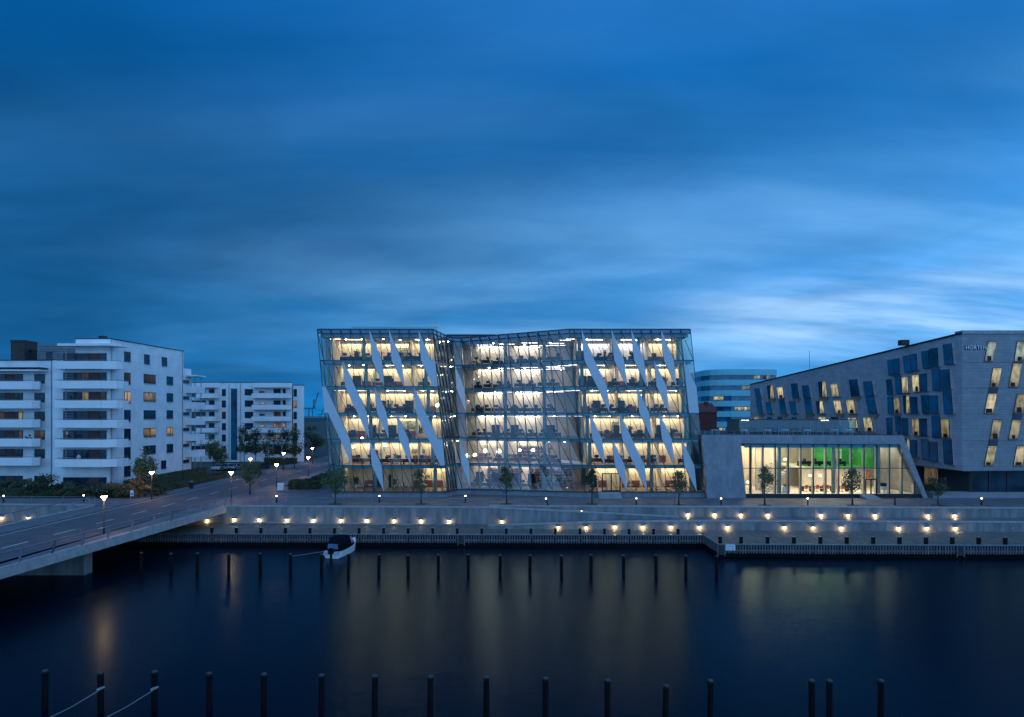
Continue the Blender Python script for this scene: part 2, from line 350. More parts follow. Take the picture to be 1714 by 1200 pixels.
# water: dark, smoothed by the long exposure, with a faint ripple
m = bpy.data.materials.new('water'); m.use_nodes = True; t = m.node_tree; t.nodes.clear()
co = t.nodes.new('ShaderNodeTexCoord'); mp = t.nodes.new('ShaderNodeMapping'); mp.inputs['Scale'].default_value = (0.6, 1.6, 1); t.links.new(co.outputs['Object'], mp.inputs[0])
nz = t.nodes.new('ShaderNodeTexNoise'); nz.inputs['Scale'].default_value = 0.9; nz.inputs['Detail'].default_value = 4; t.links.new(mp.outputs[0], nz.inputs[0])
bp = t.nodes.new('ShaderNodeBump'); bp.inputs['Strength'].default_value = 0.14; bp.inputs['Distance'].default_value = 0.10; t.links.new(nz.outputs[0], bp.inputs['Height'])
df = t.nodes.new('ShaderNodeBsdfDiffuse'); df.inputs[0].default_value = (0.0002, 0.0028, 0.0095, 1)
gl = t.nodes.new('ShaderNodeBsdfGlossy'); gl.inputs[0].default_value = (0.66, 0.92, 1.0, 1); gl.inputs['Roughness'].default_value = 0.25; t.links.new(bp.outputs[0], gl.inputs['Normal'])
fr = schlick(t, 1.33); sc_ = t.nodes.new('ShaderNodeMath'); sc_.operation = 'MULTIPLY'; sc_.inputs[1].default_value = 0.41; t.links.new(fr.outputs[0], sc_.inputs[0])
mx = t.nodes.new('ShaderNodeMixShader'); t.links.new(sc_.outputs[0], mx.inputs[0]); t.links.new(df.outputs[0], mx.inputs[1]); t.links.new(gl.outputs[0], mx.inputs[2])
o = t.nodes.new('ShaderNodeOutputMaterial'); t.links.new(mx.outputs[0], o.inputs[0]); M['water'] = m
# ================================================================ SETTING
WZ, DZ, MZ = -3.6, -2.1, -1.25            # water, lower deck, middle walkway
def A(X): return 87.0 - 0.045 * (X + 4)    # main retaining wall
def U(X): return 88.5 - 0.03 * (X + 3)     # wall behind the ramp and middle walkway
def B(X): return 82.7 - 0.03 * (X - 21)    # low wall in front of the middle walkway
def DL(X): return 79.8 - 0.015 * X         # edge of the lower deck
def DR(X): return 74.3 - 0.02 * X          # edge of the wider deck
STEPX = 22.4
obj('water', MB().poly((-900, -60, WZ), (900, -60, WZ), (900, 89.3, WZ), (-900, 89.3, WZ)), M['water'], kind='structure')
obj('ground', MB().poly((-60, A(-60)+.25, -.13), (-3, A(-3)+.25, -.13), (-3, U(-3)+.25, -.13), (140, U(140)+.25, -.13), (5000, 84, -.13), (5000, 6000, -.13), (-5000, 6000, -.13), (-5000, 92, -.13)), M['ground'], kind='structure')
RL, RR = -51.0, -40.6
obj('road', MB().poly((RL, 15, -.118), (RR, 15, -.118), (RR, 320, -.118), (RL, 320, -.118)), M['asphalt'], kind='structure')
mk = MB()
for k in range(40):
    y = 33 + k * 7.0; mk.poly((-45.75, y, -.113), (-45.6, y, -.113), (-45.6, y+3.4, -.113), (-45.75, y+3.4, -.113))
mk.poly((RL+.25, 15, -.113), (RL+.37, 15, -.113), (RL+.37, 320, -.113), (RL+.25, 320, -.113))
mk.poly((RR-.37, 15, -.113), (RR-.25, 15, -.113), (RR-.25, 320, -.113), (RR-.37, 320, -.113))
obj('road_markings', mk, M['paint'], kind='structure')
# paved land either side of the road (kerb is the slab edge)
pv = MB(); pv.prism([(RR, A(RR)+.2, -.13), (-3, A(-3)+.2, -.13), (-3, U(-3)+.2, -.13), (140, U(140)+.2, -.13), (140, 122, -.13), (-26, 122, -.13), (RR+2.6, 112, -.13), (RR+2.6, 320, -.13), (RR, 320, -.13)], (0, 0, .13))
obj('promenade', pv, M['paving'], kind='structure')
pl = MB(); pl.prism([(-150, A(-150)+.2, -.13), (RL, A(RL)+.2, -.13), (RL, 320, -.13), (RL-2.7, 320, -.13), (RL-2.7, 97.0, -.13), (-150, 99, -.13)], (0, 0, .13))
obj('pavement', pl, M['paving'], kind='structure')
# drainage slits and tree grilles are separate things further down; here the paving joints of the promenade
jn = MB()
for k in range(70):
    x = -36 + k * 2.0; y0 = (A(x) if x < -3 else U(x)) + .6
    jn.poly((x, y0, .004), (x+.03, y0, .004), (x+.03, 97, .004), (x, 97, .004))
for y in (90.5, 93.5, 96.0): jn.poly((-36, y, .008), (104, y-3.0, .008), (104, y-2.96, .008), (-36, y+.04, .008))
obj('paving_joints', jn, M['roof_dark'], kind='structure')
# flat land and water-side far away
obj('far_shore', MB().prism([(-700, 1500, -.1), (-330, 1450, -.1), (-330, 1600, -.1), (-700, 1700, -.1)], (0, 0, 9)), M['leaf_dark'], kind='structure')

# ---------------------------------------------------------------- retaining walls, panel by panel
def panel_wall(label, f, x0, x1, zb, zt, pw, cope=0.12, group=None, name='retaining_wall'):
    fb = zb if callable(zb) else (lambda x: zb); ft = zt if callable(zt) else (lambda x: zt)
    xm = (x0 + x1) / 2; t = thing(name, label, 'wall', (xm, f(xm), fb(xm)), group=group)
    core = MB(); n = max(1, round((x1 - x0) / pw)); st = (x1 - x0) / n
    for k in range(n):
        a, b = x0 + k*st, x0 + (k+1)*st; g = 0.012; dp = random.uniform(-.012, .012)
        core.hexa([(a, f(a)+.05, fb(a)), (b, f(b)+.05, fb(b)), (b, f(b)+.45, fb(b)), (a, f(a)+.45, fb(a))], [(a, f(a)+.05, ft(a)-.05), (b, f(b)+.05, ft(b)-.05), (b, f(b)+.45, ft(b)-.05), (a, f(a)+.45, ft(a)-.05)])
        p = MB(); a += g; b -= g
        p.hexa([(a, f(a)-dp, fb(a)), (b, f(b)-dp, fb(b)), (b, f(b)+.04, fb(b)), (a, f(a)+.04, fb(a))], [(a, f(a)-dp, ft(a)-.04), (b, f(b)-dp, ft(b)-.04), (b, f(b)+.04, ft(b)-.04), (a, f(a)+.04, ft(a)-.04)])
        obj('concrete_panel', p, M['concrete'], t)
    obj('core', core, M['concrete'], t)
    c = MB(); m_ = 8
    for k in range(m_):
        a = x0 + (x1-x0)*k/m_; b = x0 + (x1-x0)*(k+1)/m_
        c.hexa([(a, f(a)-.06, ft(a)-.04), (b, f(b)-.06, ft(b)-.04), (b, f(b)+.5, ft(b)-.04), (a, f(a)+.5, ft(a)-.04)], [(a, f(a)-.06, ft(a)+cope), (b, f(b)-.06, ft(b)+cope), (b, f(b)+.5, ft(b)+cope), (a, f(a)+.5, ft(a)+cope)])
    obj('coping', c, M['concrete_light'], t); return t
lerp = lambda a, b, t: a + (b - a) * t
wallA = panel_wall('tall concrete wall of wide panels below the promenade beside the bridge', A, -37.6, -3.0, DZ-.1, 0.0, 2.05)
wallL = panel_wall('concrete wall of panels beyond the bridge, under the apartment promenade', A, -110, -54.7, DZ-.1, 0.0, 2.05)
wallAb = panel_wall('shadowed concrete abutment wall under the road bridge', A, -54.7, -37.6, DZ-.1, -0.76, 2.3, cope=0.0)
wallR = panel_wall('concrete parapet wall sloping down beside the upper ramp', A, -3.0, 21.0, DZ-.1, lambda x: lerp(.02, -1.05, (x+3)/24), 2.0)
wallU = panel_wall('upper concrete wall of panels below the annex promenade', U, -3.0, 110, lambda x: lerp(-.4, MZ-.15, min(1, (x+3)/24)), 0.0, 1.75)
wallB = panel_wall('low concrete wall of panels rising from the boardwalk beside the stepped deck', B, -3.0, 110, DZ-.1, lambda x: lerp(-1.72, MZ+.22, min(1, (x+3)/19)), 1.9)
# ramps and the middle walkway
rp = MB(); rp.hexa([(-3, A(-3)+.4, -1.4), (21, A(21)+.4, -1.6), (21, U(21)+.1, -1.6), (-3, U(-3)+.1, -1.4)], [(-3, A(-3)+.4, -.02), (21, A(21)+.4, MZ), (21, U(21)+.1, MZ), (-3, U(-3)+.1, -.02)])
obj('upper_ramp_path', rp, M['paving'], kind='structure')
rp = MB(); rp.hexa([(-3, B(-3)+.4, -2.5), (16, B(16)+.4, -2.5), (16, A(16)+.1, -2.5), (-3, A(-3)+.1, -2.5)], [(-3, B(-3)+.4, DZ+.02), (16, B(16)+.4, MZ+.004), (16, A(16)+.1, MZ+.004), (-3, A(-3)+.1, DZ+.02)])
obj('lower_ramp_path', rp, M['paving'], kind='structure')
rp = MB(); rp.prism([(16, B(16)+.4, -2.5), (110, B(110)+.4, -2.5), (110, U(110)+.1, -2.5), (21, U(21)+.1, -2.5), (21, A(21)+.1, -2.5), (16, A(16)+.1, -2.5)], (0, 0, 2.5+MZ))
obj('walkway_path', rp, M['paving'], kind='structure')

# ---------------------------------------------------------------- boardwalk
bw = MB(); bw.prism([(-110, DL(-110)+.2, DZ-.25), (STEPX-.2, DL(STEPX)+.2, DZ-.25), (STEPX-.2, A(STEPX), DZ-.25), (-110, A(-110), DZ-.25)], (0, 0, .19))
bw.prism([(STEPX, DR(STEPX)+.2, DZ-.25), (110, DR(110)+.2, DZ-.25), (110, B(110)+.1, DZ-.25), (STEPX, B(STEPX)+.1, DZ-.25)], (0, 0, .19))
bwo = obj('boardwalk_ground', bw, M['timber'], kind='structure')
pk = MB(); x = -80.0
while x < STEPX - .3:
    sh = 1.6 if True else 0; zt = DZ + random.uniform(-.006, .006); w_ = .27
    yb = (A(x) if x < -3 else B(x)) - .02
    pk.hexa([(x, DL(x)+.02, DZ-.055), (x+w_, DL(x)+.02, DZ-.055), (x+w_, yb, DZ-.055), (x, yb, DZ-.055)], [(x, DL(x)+.02, zt), (x+w_, DL(x)+.02, zt), (x+w_, yb, zt), (x, yb, zt)]); x += .31
x = STEPX + .02
while x < 75:
    zt = DZ + random.uniform(-.006, .006); w_ = .27; k_ = 3.6
    pk.hexa([(x, DR(x)+.02, DZ-.055), (x+w_, DR(x)+.02, DZ-.055), (x+w_-k_*(x > STEPX+3.8), B(x)-.02, DZ-.055), (x-k_*(x > STEPX+3.8), B(x)-.02, DZ-.055)], [(x, DR(x)+.02, zt), (x+w_, DR(x)+.02, zt), (x+w_-k_*(x > STEPX+3.8), B(x)-.02, zt), (x-k_*(x > STEPX+3.8), B(x)-.02, zt)]); x += .31
obj('planks', pk, M['wood_deck'], bwo, kind='stuff')
# low step along the foot of the tall wall
stp = MB(); 
for k in range(9):
    a, b = -36 + k*3.2, -36 + (k+1)*3.2
    stp.hexa([(a, A(a)-1.3, DZ), (b, A(b)-1.3, DZ), (b, A(b)-.03, DZ), (a, A(a)-.03, DZ)], [(a, A(a)-1.3, DZ+.16), (b, A(b)-1.3, DZ+.16), (b, A(b)-.03, DZ+.16), (a, A(a)-.03, DZ+.16)])
obj('plinth_step', stp, M['concrete'], label='low concrete step at the foot of the tall lit wall', cat='step')
# timber front of the quay
def quay_front(label, pts):
    c = ((pts[0][0]+pts[-1][0])/2, (pts[0][1]+pts[-1][1])/2, WZ)
    t = thing('timber_quay_front', label, 'quay front', c); sl = MB(); bk = MB(); bm = MB()
    for (x0, y0), (x1, y1) in zip(pts, pts[1:]):
        d = Vector((x1-x0, y1-y0, 0)); n = int(d.length / .30); u = d.normalized(); nr = Vector((u.y, -u.x, 0))
        for k in range(n):
            p = Vector((x0, y0, 0)) + d * ((k+.5)/n); h = random.uniform(-.03, .03)
            sl.bar(p + nr*.05 + Vector((0,0,DZ-1.02+h)), p + nr*.05 + Vector((0,0,DZ-.1)), .17, .08, nr)
        bk.bar(Vector((x0,y0,(WZ+DZ)/2-.4)) - nr*.15, Vector((x1,y1,(WZ+DZ)/2-.4)) - nr*.15, .2, DZ-WZ+.55, (0,0,1))
        bm.bar(Vector((x0,y0,DZ-.04)) + nr*.06, Vector((x1,y1,DZ-.04)) + nr*.06, .22, .12, (0,0,1))
        bm.bar(Vector((x0,y0,DZ-.72)) - nr*.01, Vector((x1,y1,DZ-.72)) - nr*.01, .05, .14, (0,0,1))
    obj('slats', sl, M['quay_slat'], t, kind='stuff'); obj('backing_wall', bk, M['pile'], t); obj('top_beam', bm, M['rail'], t); return t
quay_front('timber slatted quay front behind the moored boat', [(-110, DL(-110)), (STEPX, DL(STEPX))])
quay_front('timber slatted quay front stepping forward, with white sign', [(STEPX, DL(STEPX)), (STEPX, DR(STEPX)), (110, DR(110))])

# ---------------------------------------------------------------- road bridge
bt = thing('road_bridge', 'concrete road bridge with steel railings crossing the harbour water', 'bridge', (-45.5, 60, WZ))
def BR_(Y): return lerp(-39.3, -37.0, (Y-52)/36.7)
d = MB(); d.hexa([(-54.3, 20, -.78), (BR_(20)-.4, 20, -.78), (BR_(88.4)-.4, 88.4, -.78), (-54.3, 88.4, -.78)], [(-54.3, 20, -.13), (BR_(20)-.4, 20, -.13), (BR_(88.4)-.4, 88.4, -.13), (-54.3, 88.4, -.13)])
obj('deck', d, M['concrete'], bt)
d = MB(); d.hexa([(RR, 20, -.125), (BR_(20)-.42, 20, -.125), (BR_(88.6)-.42, 88.6, -.125), (RR, 88.6, -.125)], [(RR, 20, .0), (BR_(20)-.42, 20, .0), (BR_(88.6)-.42, 88.6, .0), (RR, 88.6, .0)])
obj('footway', d, M['paving'], bt)
d = MB(); d.box(-54.3, RL, 20, 88.6, -.125, 0); obj('footway', d, M['paving'], bt)
d = MB(); d.hexa([(BR_(20)-.4, 20, -.80), (BR_(20), 20, -.80), (BR_(88.6), 88.6, -.80), (BR_(88.6)-.4, 88.6, -.80)], [(BR_(20)-.4, 20, .06), (BR_(20), 20, .06), (BR_(88.6), 88.6, .06), (BR_(88.6)-.4, 88.6, .06)])
obj('edge_beam', d, M['concrete_light'], bt)
d = MB(); d.box(-54.75, -54.3, 20, 88.6, -.8, .06); obj('edge_beam', d, M['concrete_light'], bt)
for y in (65.7, 43.0):
    d = MB(); d.box(-53.0, -41.2, y, y+1.3, WZ-1, -.78); obj('pier', d, M['concrete'], bt)
def railing(label, pts, lean, h=1.1, n_post=None, sp=3.3, mid=2, r=.045):
    c = Vector(pts[0]); t = thing('railing', label, 'railing', tuple(c))
    tot = [(Vector(b)-Vector(a)).length for a, b in zip(pts, pts[1:])]
    for (a, b), l in zip(zip(pts, pts[1:]), tot):
        a = Vector(a); b = Vector(b); n = max(1, round(l/sp))
        for k in range(n+1):
            p = a.lerp(b, k/n); obj('post', MB().bar(p, p + Vector((*lean, h)), .07, .16, (b-a).cross(Vector((0,0,1)))), M['rail'], t)
    top = [Vector(p) + Vector((*lean, h)) for p in pts]
    obj('top_rail', MB().tube(top, r, 6), M['rail'], t, smooth=True)
    for k in range(mid):
        q = (k+1)/(mid+1); obj('wire', MB().tube([Vector(p) + Vector((lean[0]*q, lean[1]*q, h*q)) for p in pts], .012, 4), M['rail'], t)
    return t
railing('grey steel railing along the harbour side of the bridge', [(BR_(y)-.15, y, .06) for y in (22, 40, 58, 76, 88.3)], (.28, 0), 1.15, mid=3, r=.06)
railing('grey steel railing on the apartment side of the bridge', [(-54.5, 22, .06), (-54.5, 88.3, .06)], (-.28, 0), 1.1, mid=3, r=.05)
railing('thin steel railing along the promenade edge beside the glass building', [(-36.5, A(-36.5)+.35, .12), (-3.2, A(-3.2)+.35, .12)], (0, 0), .95, sp=3.6, r=.028)
railing('thin steel railing along the promenade below the white apartments', [(-110, A(-110)+.35, .12), (-54.8, A(-54.8)+.35, .12)], (0, 0), .95, sp=4.2, r=.028)
railing('thin steel railing above the upper ramp', [(-3.0, U(-3)+.3, .12), (21, U(21)+.3, .12)], (0, 0), .9, sp=4.0, r=.022)
# ================================================================ GLASS OFFICE BUILDING
ZL = [24.15, 19.69, 15.92, 12.14, 8.37, 4.60, 0.80]
ZT, ZBm = ZL[0], ZL[-1]
nodes = []                                  # (x_top, y_top, x_bottom, y_bottom)
def wn(px, s): x = PX(px, 98); nodes.append((x, 98.0, x + s, 98.0))
wn(531, 2.1)
for i in range(12): wn(536.7 + 16.35*i, 2.12)
wn(724, 2.14)
ct = [(-11.1,100.1),(-10.75,102.4),(-10.45,104.6),(-10.1,106.8),(-9.35,108.5),(-8.1,109.0)]
cb = [(-9.1,98.7),(-8.85,99.6),(-8.55,100.5),(-8.2,101.2),(-7.4,101.6),(-6.2,101.7)]
for a, b in zip(ct, cb): nodes.append((*a, *b))
XR0 = PX(952, 98)
for k in range(1, 12):
    q = k/11; nodes.append((lerp(-8.1, XR0, q), lerp(109.0, 98, q), lerp(-6.2, XR0+2.35, q), lerp(101.7, 98, q)))
wn(960.3, 2.35)
for j in range(12): wn(972.9 + 16.6*j, 2.33)
NN = len(nodes); NL, NC = 13, 30            # wing corners
def fp(k, z):
    t = (ZT - z) / (ZT - ZBm); n = nodes[k]
    return Vector((lerp(n[0], n[2], t), lerp(n[1], n[3], t), z))
def outn(k):
    a, b = fp(k, 12), fp(k+1, 12); d = (b - a); return Vector((d.y, -d.x, 0)).normalized()
OB = thing('glass_office_building', 'large glass office building with leaning facade and white diamond panels, lit inside', 'building', (0, 105, 0))
white = {}
def wh(r, k, s): white.setdefault((r, k), set()).add(s)
for r, i, s in [(0,5,'l'),(0,7,'l'),(0,10,'l'),(1,5,'u'),(1,7,'u'),(1,10,'u'),(1,2,'l'),(2,2,'u'),(2,3,'l'),(2,0,'l'),(2,-1,'l'),(2,-1,'u'),(3,0,'u'),(3,1,'l'),(4,1,'u'),
                (2,5,'l'),(3,5,'u'),(2,9,'l'),(3,9,'u'),(3,10,'l'),(4,10,'u'),(4,11,'u'),(4,11,'l'),(1,11,'u'),(1,11,'l'),(3,3,'u'),(3,7,'l'),(4,7,'u'),(4,4,'l'),(5,4,'u')]: wh(r, i+1, s)
for r, j, s in [(0,0,'l'),(0,3,'l'),(0,5,'l'),(0,8,'l'),(1,0,'u'),(1,1,'l'),(2,1,'u'),(1,3,'u'),(1,5,'u'),(1,8,'u'),(1,7,'l'),(1,10,'l'),(2,7,'u'),(2,10,'u'),(2,10,'l'),(2,5,'l'),(3,5,'u'),
                (3,0,'l'),(3,3,'l'),(3,7,'l'),(4,0,'u'),(4,3,'u'),(4,4,'l'),(4,7,'u'),(4,2,'l'),(4,9,'l'),(5,2,'u'),(5,4,'u'),(5,9,'u')]: wh(r, 32+j, s)
for r, k, s in [(1,18,'l'),(2,18,'u'),(4,18,'l'),(5,18,'u')]: wh(r, k, s)
for r in range(6):
    z0, z1 = ZL[r], ZL[r+1]
    for k in range(NN-1):
        n = outn(k); TL, TR, BL, BR = fp(k, z0), fp(k+1, z0), fp(k, z1), fp(k+1, z1)
        s = white.get((r, k), set()); o = [n * random.uniform(-.035, .035) for _ in range(4)]
        if r == 0 and not s:
            pass
        if s < {'l', 'u'} or not s:
            g = MB()
            if 'u' not in s: g.poly(TL+o[0], BR+o[2], TR+o[1])
            if 'l' not in s: g.poly(TL+o[0], BL+o[3], BR+o[2])
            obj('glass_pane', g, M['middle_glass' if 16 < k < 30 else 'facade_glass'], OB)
        for q in s:
            tri = [TL, BL, BR] if q == 'l' else [TL, BR, TR]
            obj('white_panel', MB().prism([p + n*.07 for p in tri], n*.10), M['white_panel'], OB)
        if len(s) < 2:
            obj('glazing_bar', MB().bar(TL + n*.03, BR + n*.03, .055, .12, n), M['mullion'], OB)
for k in range(NN):
    n = outn(min(k, NN-2)); mid = 13 < k < 30
    g = MB(); g.bar(fp(k, ZT) + n*(.04 if not mid else .02), fp(k, ZBm) + n*(.04 if not mid else .02), .06 if not mid or k < 19 else .09, .14 if not mid or k < 19 else .30, n)
    obj('mullion', g, M['mullion'] if not mid else M['rail'], OB)
for z in ZL + [23.55]:
    g = MB()
    for k in range(NN-1):
        n = outn(k); g.bar(fp(k, z) + n*.05, fp(k+1, z) + n*.05, .09 if z not in (ZT, ZBm) else .14, .16, n)
    obj('transom', g, M['mullion'], OB)
# side walls
for sgn, k in ((-1, 0), (1, NN-1)):
    for r in range(6):
        z0, z1 = ZL[r], ZL[r+1]; a, b = fp(k, z0), fp(k, z1)
        for s_ in range(3):
            u0, u1 = s_*6.0, (s_+1)*6.0; v0, v1 = Vector((0, u0, 0)), Vector((0, u1, 0))
            obj('glass_pane', MB().poly(a+v0, a+v1, b+v1, b+v0), M['facade_glass'], OB)
            obj('mullion', MB().bar(a+v1, b+v1, .08, .1, (sgn, 0, 0)), M['mullion'], OB)
        obj('transom', MB().bar(b, b+Vector((0, 18, 0)), .1, .14, (0, 0, 1)), M['mullion'], OB)
BACK = 116.0
def plan(z, ins):
    pts = []
    for k in range(NN):
        p = fp(k, z); n = outn(min(k, NN-2)); x = p.x
        if k in (0,): x += ins
        if k == NN-1: x -= ins
        pts.append((x if k in (0, NN-1) else p.x - n.x*ins*.6, p.y - n.y*ins if k not in (0, NN-1) else p.y + ins, z))
    return pts + [(fp(NN-1, z).x-ins, BACK, z), (fp(0, z).x+ins, BACK, z)]
for r in range(7):
    z = ZL[r] if r else 23.50
    sl = obj('floor_slab' if r else 'roof', MB().prism(plan(z-.02, .32), (0, 0, -.42)), M['slab_edge'], OB)
    if r < 6: obj('ceiling', MB().add(plan(z-.455, .7), [range(NN+2)]), M['ceiling_white'], sl)
    if r: obj('floor_finish', MB().add(plan(z-.005, .40), [range(NN+2)]), M['carpet'] if r < 5 else M['floor_wood'], sl)
    if r == 0: obj('roof_finish', MB().add(plan(z+.05, .40), [range(NN+2)]), M['roof_dark'], sl)
# back walls, partitions, columns, coves
XW = lambda r: (fp(0, ZL[r+1]).x, fp(NL, ZL[r+1]).x, fp(NC, ZL[r+1]).x, fp(NN-1, ZL[r+1]).x)
for r in range(6):
    zf, zc_ = ZL[r+1] + .0, (ZL[r] if r else 23.50) - .46
    a, b, c, d_ = XW(r)
    obj('back_wall', MB().box(a+1.3, b-.3, 104.6, 104.8, zf, zc_), M['cream'], OB)
    obj('back_wall', MB().box(c+.8, d_-1.0, 104.6, 104.8, zf, zc_), M['cream'], OB)
    obj('back_wall', MB().box(a+.5, d_-.5, BACK-.6, BACK-.4, zf, zc_), M['cream'], OB)
    for x in (a+1.3, a+7.0, a+12.4, b-.4): obj('partition', MB().box(x-.06, x+.06, 100.6 if x != a+1.3 else 99.2, 104.6, zf, zc_), M['cream'], OB)
    for x in (c+.9, c+6.2+.5*(r % 2), c+11.5, d_-1.2): obj('partition', MB().box(x-.06, x+.06, 100.8, 104.6, zf, zc_), M['cream'], OB)
    for x in (a+6.0, a+14.7, b+.8, -1.0, 4.8, c+1.2, c+9.8, d_-1.9):
        if x < b: y = 99.3
        elif x < c: y = lerp(fp(19, zf).y, 98, max(0, min(1, (x+8)/16.5))) + 1.6
        else: y = 99.3
        obj('column', MB().tube([(x, y, zf), (x, y, zc_)], .26, 12), M['interior_column'], OB, smooth=True)
    top = r == 0
    lm = 'cove_warm'; rm = 'cove_cool' if r < 1 else ('cove_pink' if r == 1 else 'cove_warm')
    for x0, x1, mm in ((a+1.8, a+6.6, lm), (a+7.4, a+12.0, lm), (a+12.9, b-.8, lm), (c+1.4, c+5.9, rm), (c+7.0, c+11.1, rm), (c+12.0, d_-1.6, lm)):
        if r == 5 and x0 < a + 8: continue
        obj('cove_light', MB().box(x0, x1, 103.85, 104.1, zc_-.16, zc_-.06), M[mm], OB)
        obj('cove_fascia', MB().box(x0-.3, x1+.3, 103.5, 103.58, zc_-.42, zc_), M['ceiling_white'], OB)
        for k in range(2): obj('downlight', MB().lathe([(.10, zc_-.05), (.11, zc_-.01)], 8, (lerp(x0, x1, .25+.5*k), 100.6+random.uniform(0, 1.6), 0)), M['downlight'], OB)
    for k in range(7):                      # recessed downlights over the set-back middle
        q = random.random(); x0 = lerp(-6.5, 8.5, q); yf = lerp(fp(19, zf).y, 98.5, max(0, (x0+8)/16.5)); y0 = lerp(yf+1.2, 112.5, random.random()**.8)
        obj('downlight', MB().lathe([(.10, zc_-.05), (.11, zc_-.01)], 8, (x0, y0, 0)), M['downlight'], OB)
    for k in range(1, 2): obj('downlight', MB().lathe([(.10, zc_-.05), (.11, zc_-.01)], 8, (b+.9+random.uniform(-.2, .5), 101.5+k*2.4, 0)), M['downlight'], OB)
    obj('middle_wall', MB().box(b-.1, c+.9, 112.8, 113.0, zf, zc_), M['cream'], OB)
    for x0, x1 in ((-5.5, -1.5), (0.5, 4.5)):
        obj('cove_light', MB().box(x0, x1, 112.1, 112.35, zc_-.14, zc_-.06), M['cove_pink'], OB)
    pm_ = 'fill_panel_cool' if r == 0 else 'fill_panel'  # glowing ceiling panels added to spread light through the rooms
    for x0, y0, w_, mm in [(a+.7, 100.2, 1.6, 'fill_panel'), (a+3.2, 101, 2.6, 'fill_panel'), (a+8.4, 101, 2.6, 'fill_panel'), (a+13.2, 101, 2.2, 'fill_panel'), (b-.3, 103.2, 1.0, 'fill_panel'),
                           (c-.6, 100.4, 1.3, 'fill_panel_pink'), (c+2.2, 101, 2.6, pm_), (c+7.6, 101, 2.6, pm_), (c+12.6, 101, 2.2, 'fill_panel'), (-5.6, 109.0, 2.6, 'fill_panel_pink'), (-2.2, 107.6, 2.6, 'fill_panel_pink'), (1.4, 105.8, 2.6, 'fill_panel_pink'), (4.8, 103.8, 2.4, 'fill_panel_pink'), (3.0, 110.0, 3.0, 'fill_panel_pink'), (5.6, 106.4, 2.6, 'fill_panel_pink'), (6.0, 109.4, 2.6, 'fill_panel_pink'), (7.2, 102.0, 1.6, 'fill_panel_pink')]:
        if random.random() < .94: obj('fill_panel', MB().box(x0, x0+w_, y0, y0+(.45 if b < x0 < c else 1.0), zc_-.03, zc_-.005), M[mm], OB)
    obj('curtain', MB().box(a+.6, a+1.15, 98.9, 99.05, zf, zc_), M['curtain'], OB)
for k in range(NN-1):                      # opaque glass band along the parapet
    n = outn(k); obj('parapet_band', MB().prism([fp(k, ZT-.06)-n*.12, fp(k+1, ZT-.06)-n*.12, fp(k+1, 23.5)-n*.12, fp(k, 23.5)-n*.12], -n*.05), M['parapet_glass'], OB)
# stone plinth under the glass
pm = MB(); pts = []
for k in range(NN):
    p = fp(k, ZBm); n = outn(min(k, NN-2)); pts.append((p.x - n.x*.1, p.y + .18, 0))
pts += [(fp(NN-1, ZBm).x, BACK, 0), (fp(0, ZBm).x, BACK, 0)]
obj('plinth', MB().prism(pts, (0, 0, ZBm-.09)), M['stone_annex'], OB)
obj('roof_edge', MB().prism([(p[0], p[1], 23.56) for p in plan(23.56, .9)], (0, 0, .25)), M['roof_dark'], OB)
# entrance door and its steps
ex = PX(1023, 98)
dr = obj('entrance_door', MB().box(ex-1.35, ex+1.35, 97.86, 98.0, 3.35, 3.5).box(ex-1.35, ex-1.2, 97.86, 98.0, .85, 3.35).box(ex+1.2, ex+1.35, 97.86, 98.0, .85, 3.35).box(ex-.08, ex+.08, 97.86, 98.0, .85, 3.35).box(ex-1.2, ex+1.2, 97.87, 97.99, .85, 1.05), M['dark_metal'], OB)
obj('door_glass', MB().box(ex-1.2, ex+1.2, 97.92, 97.94, 1.05, 3.35), M['clear_glass'], dr)
sx = PX(1022, 96.5)
for k in range(5): obj('step', MB().box(sx-1.6, sx+1.6, 96.3+k*.33, 98.1, k*.16, (k+1)*.16), M['concrete_light'], OB)
# roof terrace balustrades
bl = thing('roof_balustrade', 'clear glass balustrade on the roof of the glass office building', 'balustrade', (-17.5, 102, 23.8))
for k in range(7): 
    x = -24 + k*1.85; obj('pane', MB().box(x, x+1.8, 102, 102.02, 23.81, 24.95), M['rail_glass'], bl)
obj('top_rail', MB().tube([(-24, 102, 24.97), (-11.05, 102, 24.97)], .025, 5), M['rail'], bl)
bl2 = thing('roof_hut', 'dark flat roof hut behind the dip in the glass roofline', 'roof hut', (-8, 113, 23.8))
obj('hut_wall', MB().box(-11, -3, 112, 115, 23.81, 24.9), M['grey_louvre'], bl2); obj('hut_roof', MB().box(-11.2, -2.8, 111.8, 115.2, 24.9, 25.05), M['roof_dark'], bl2)

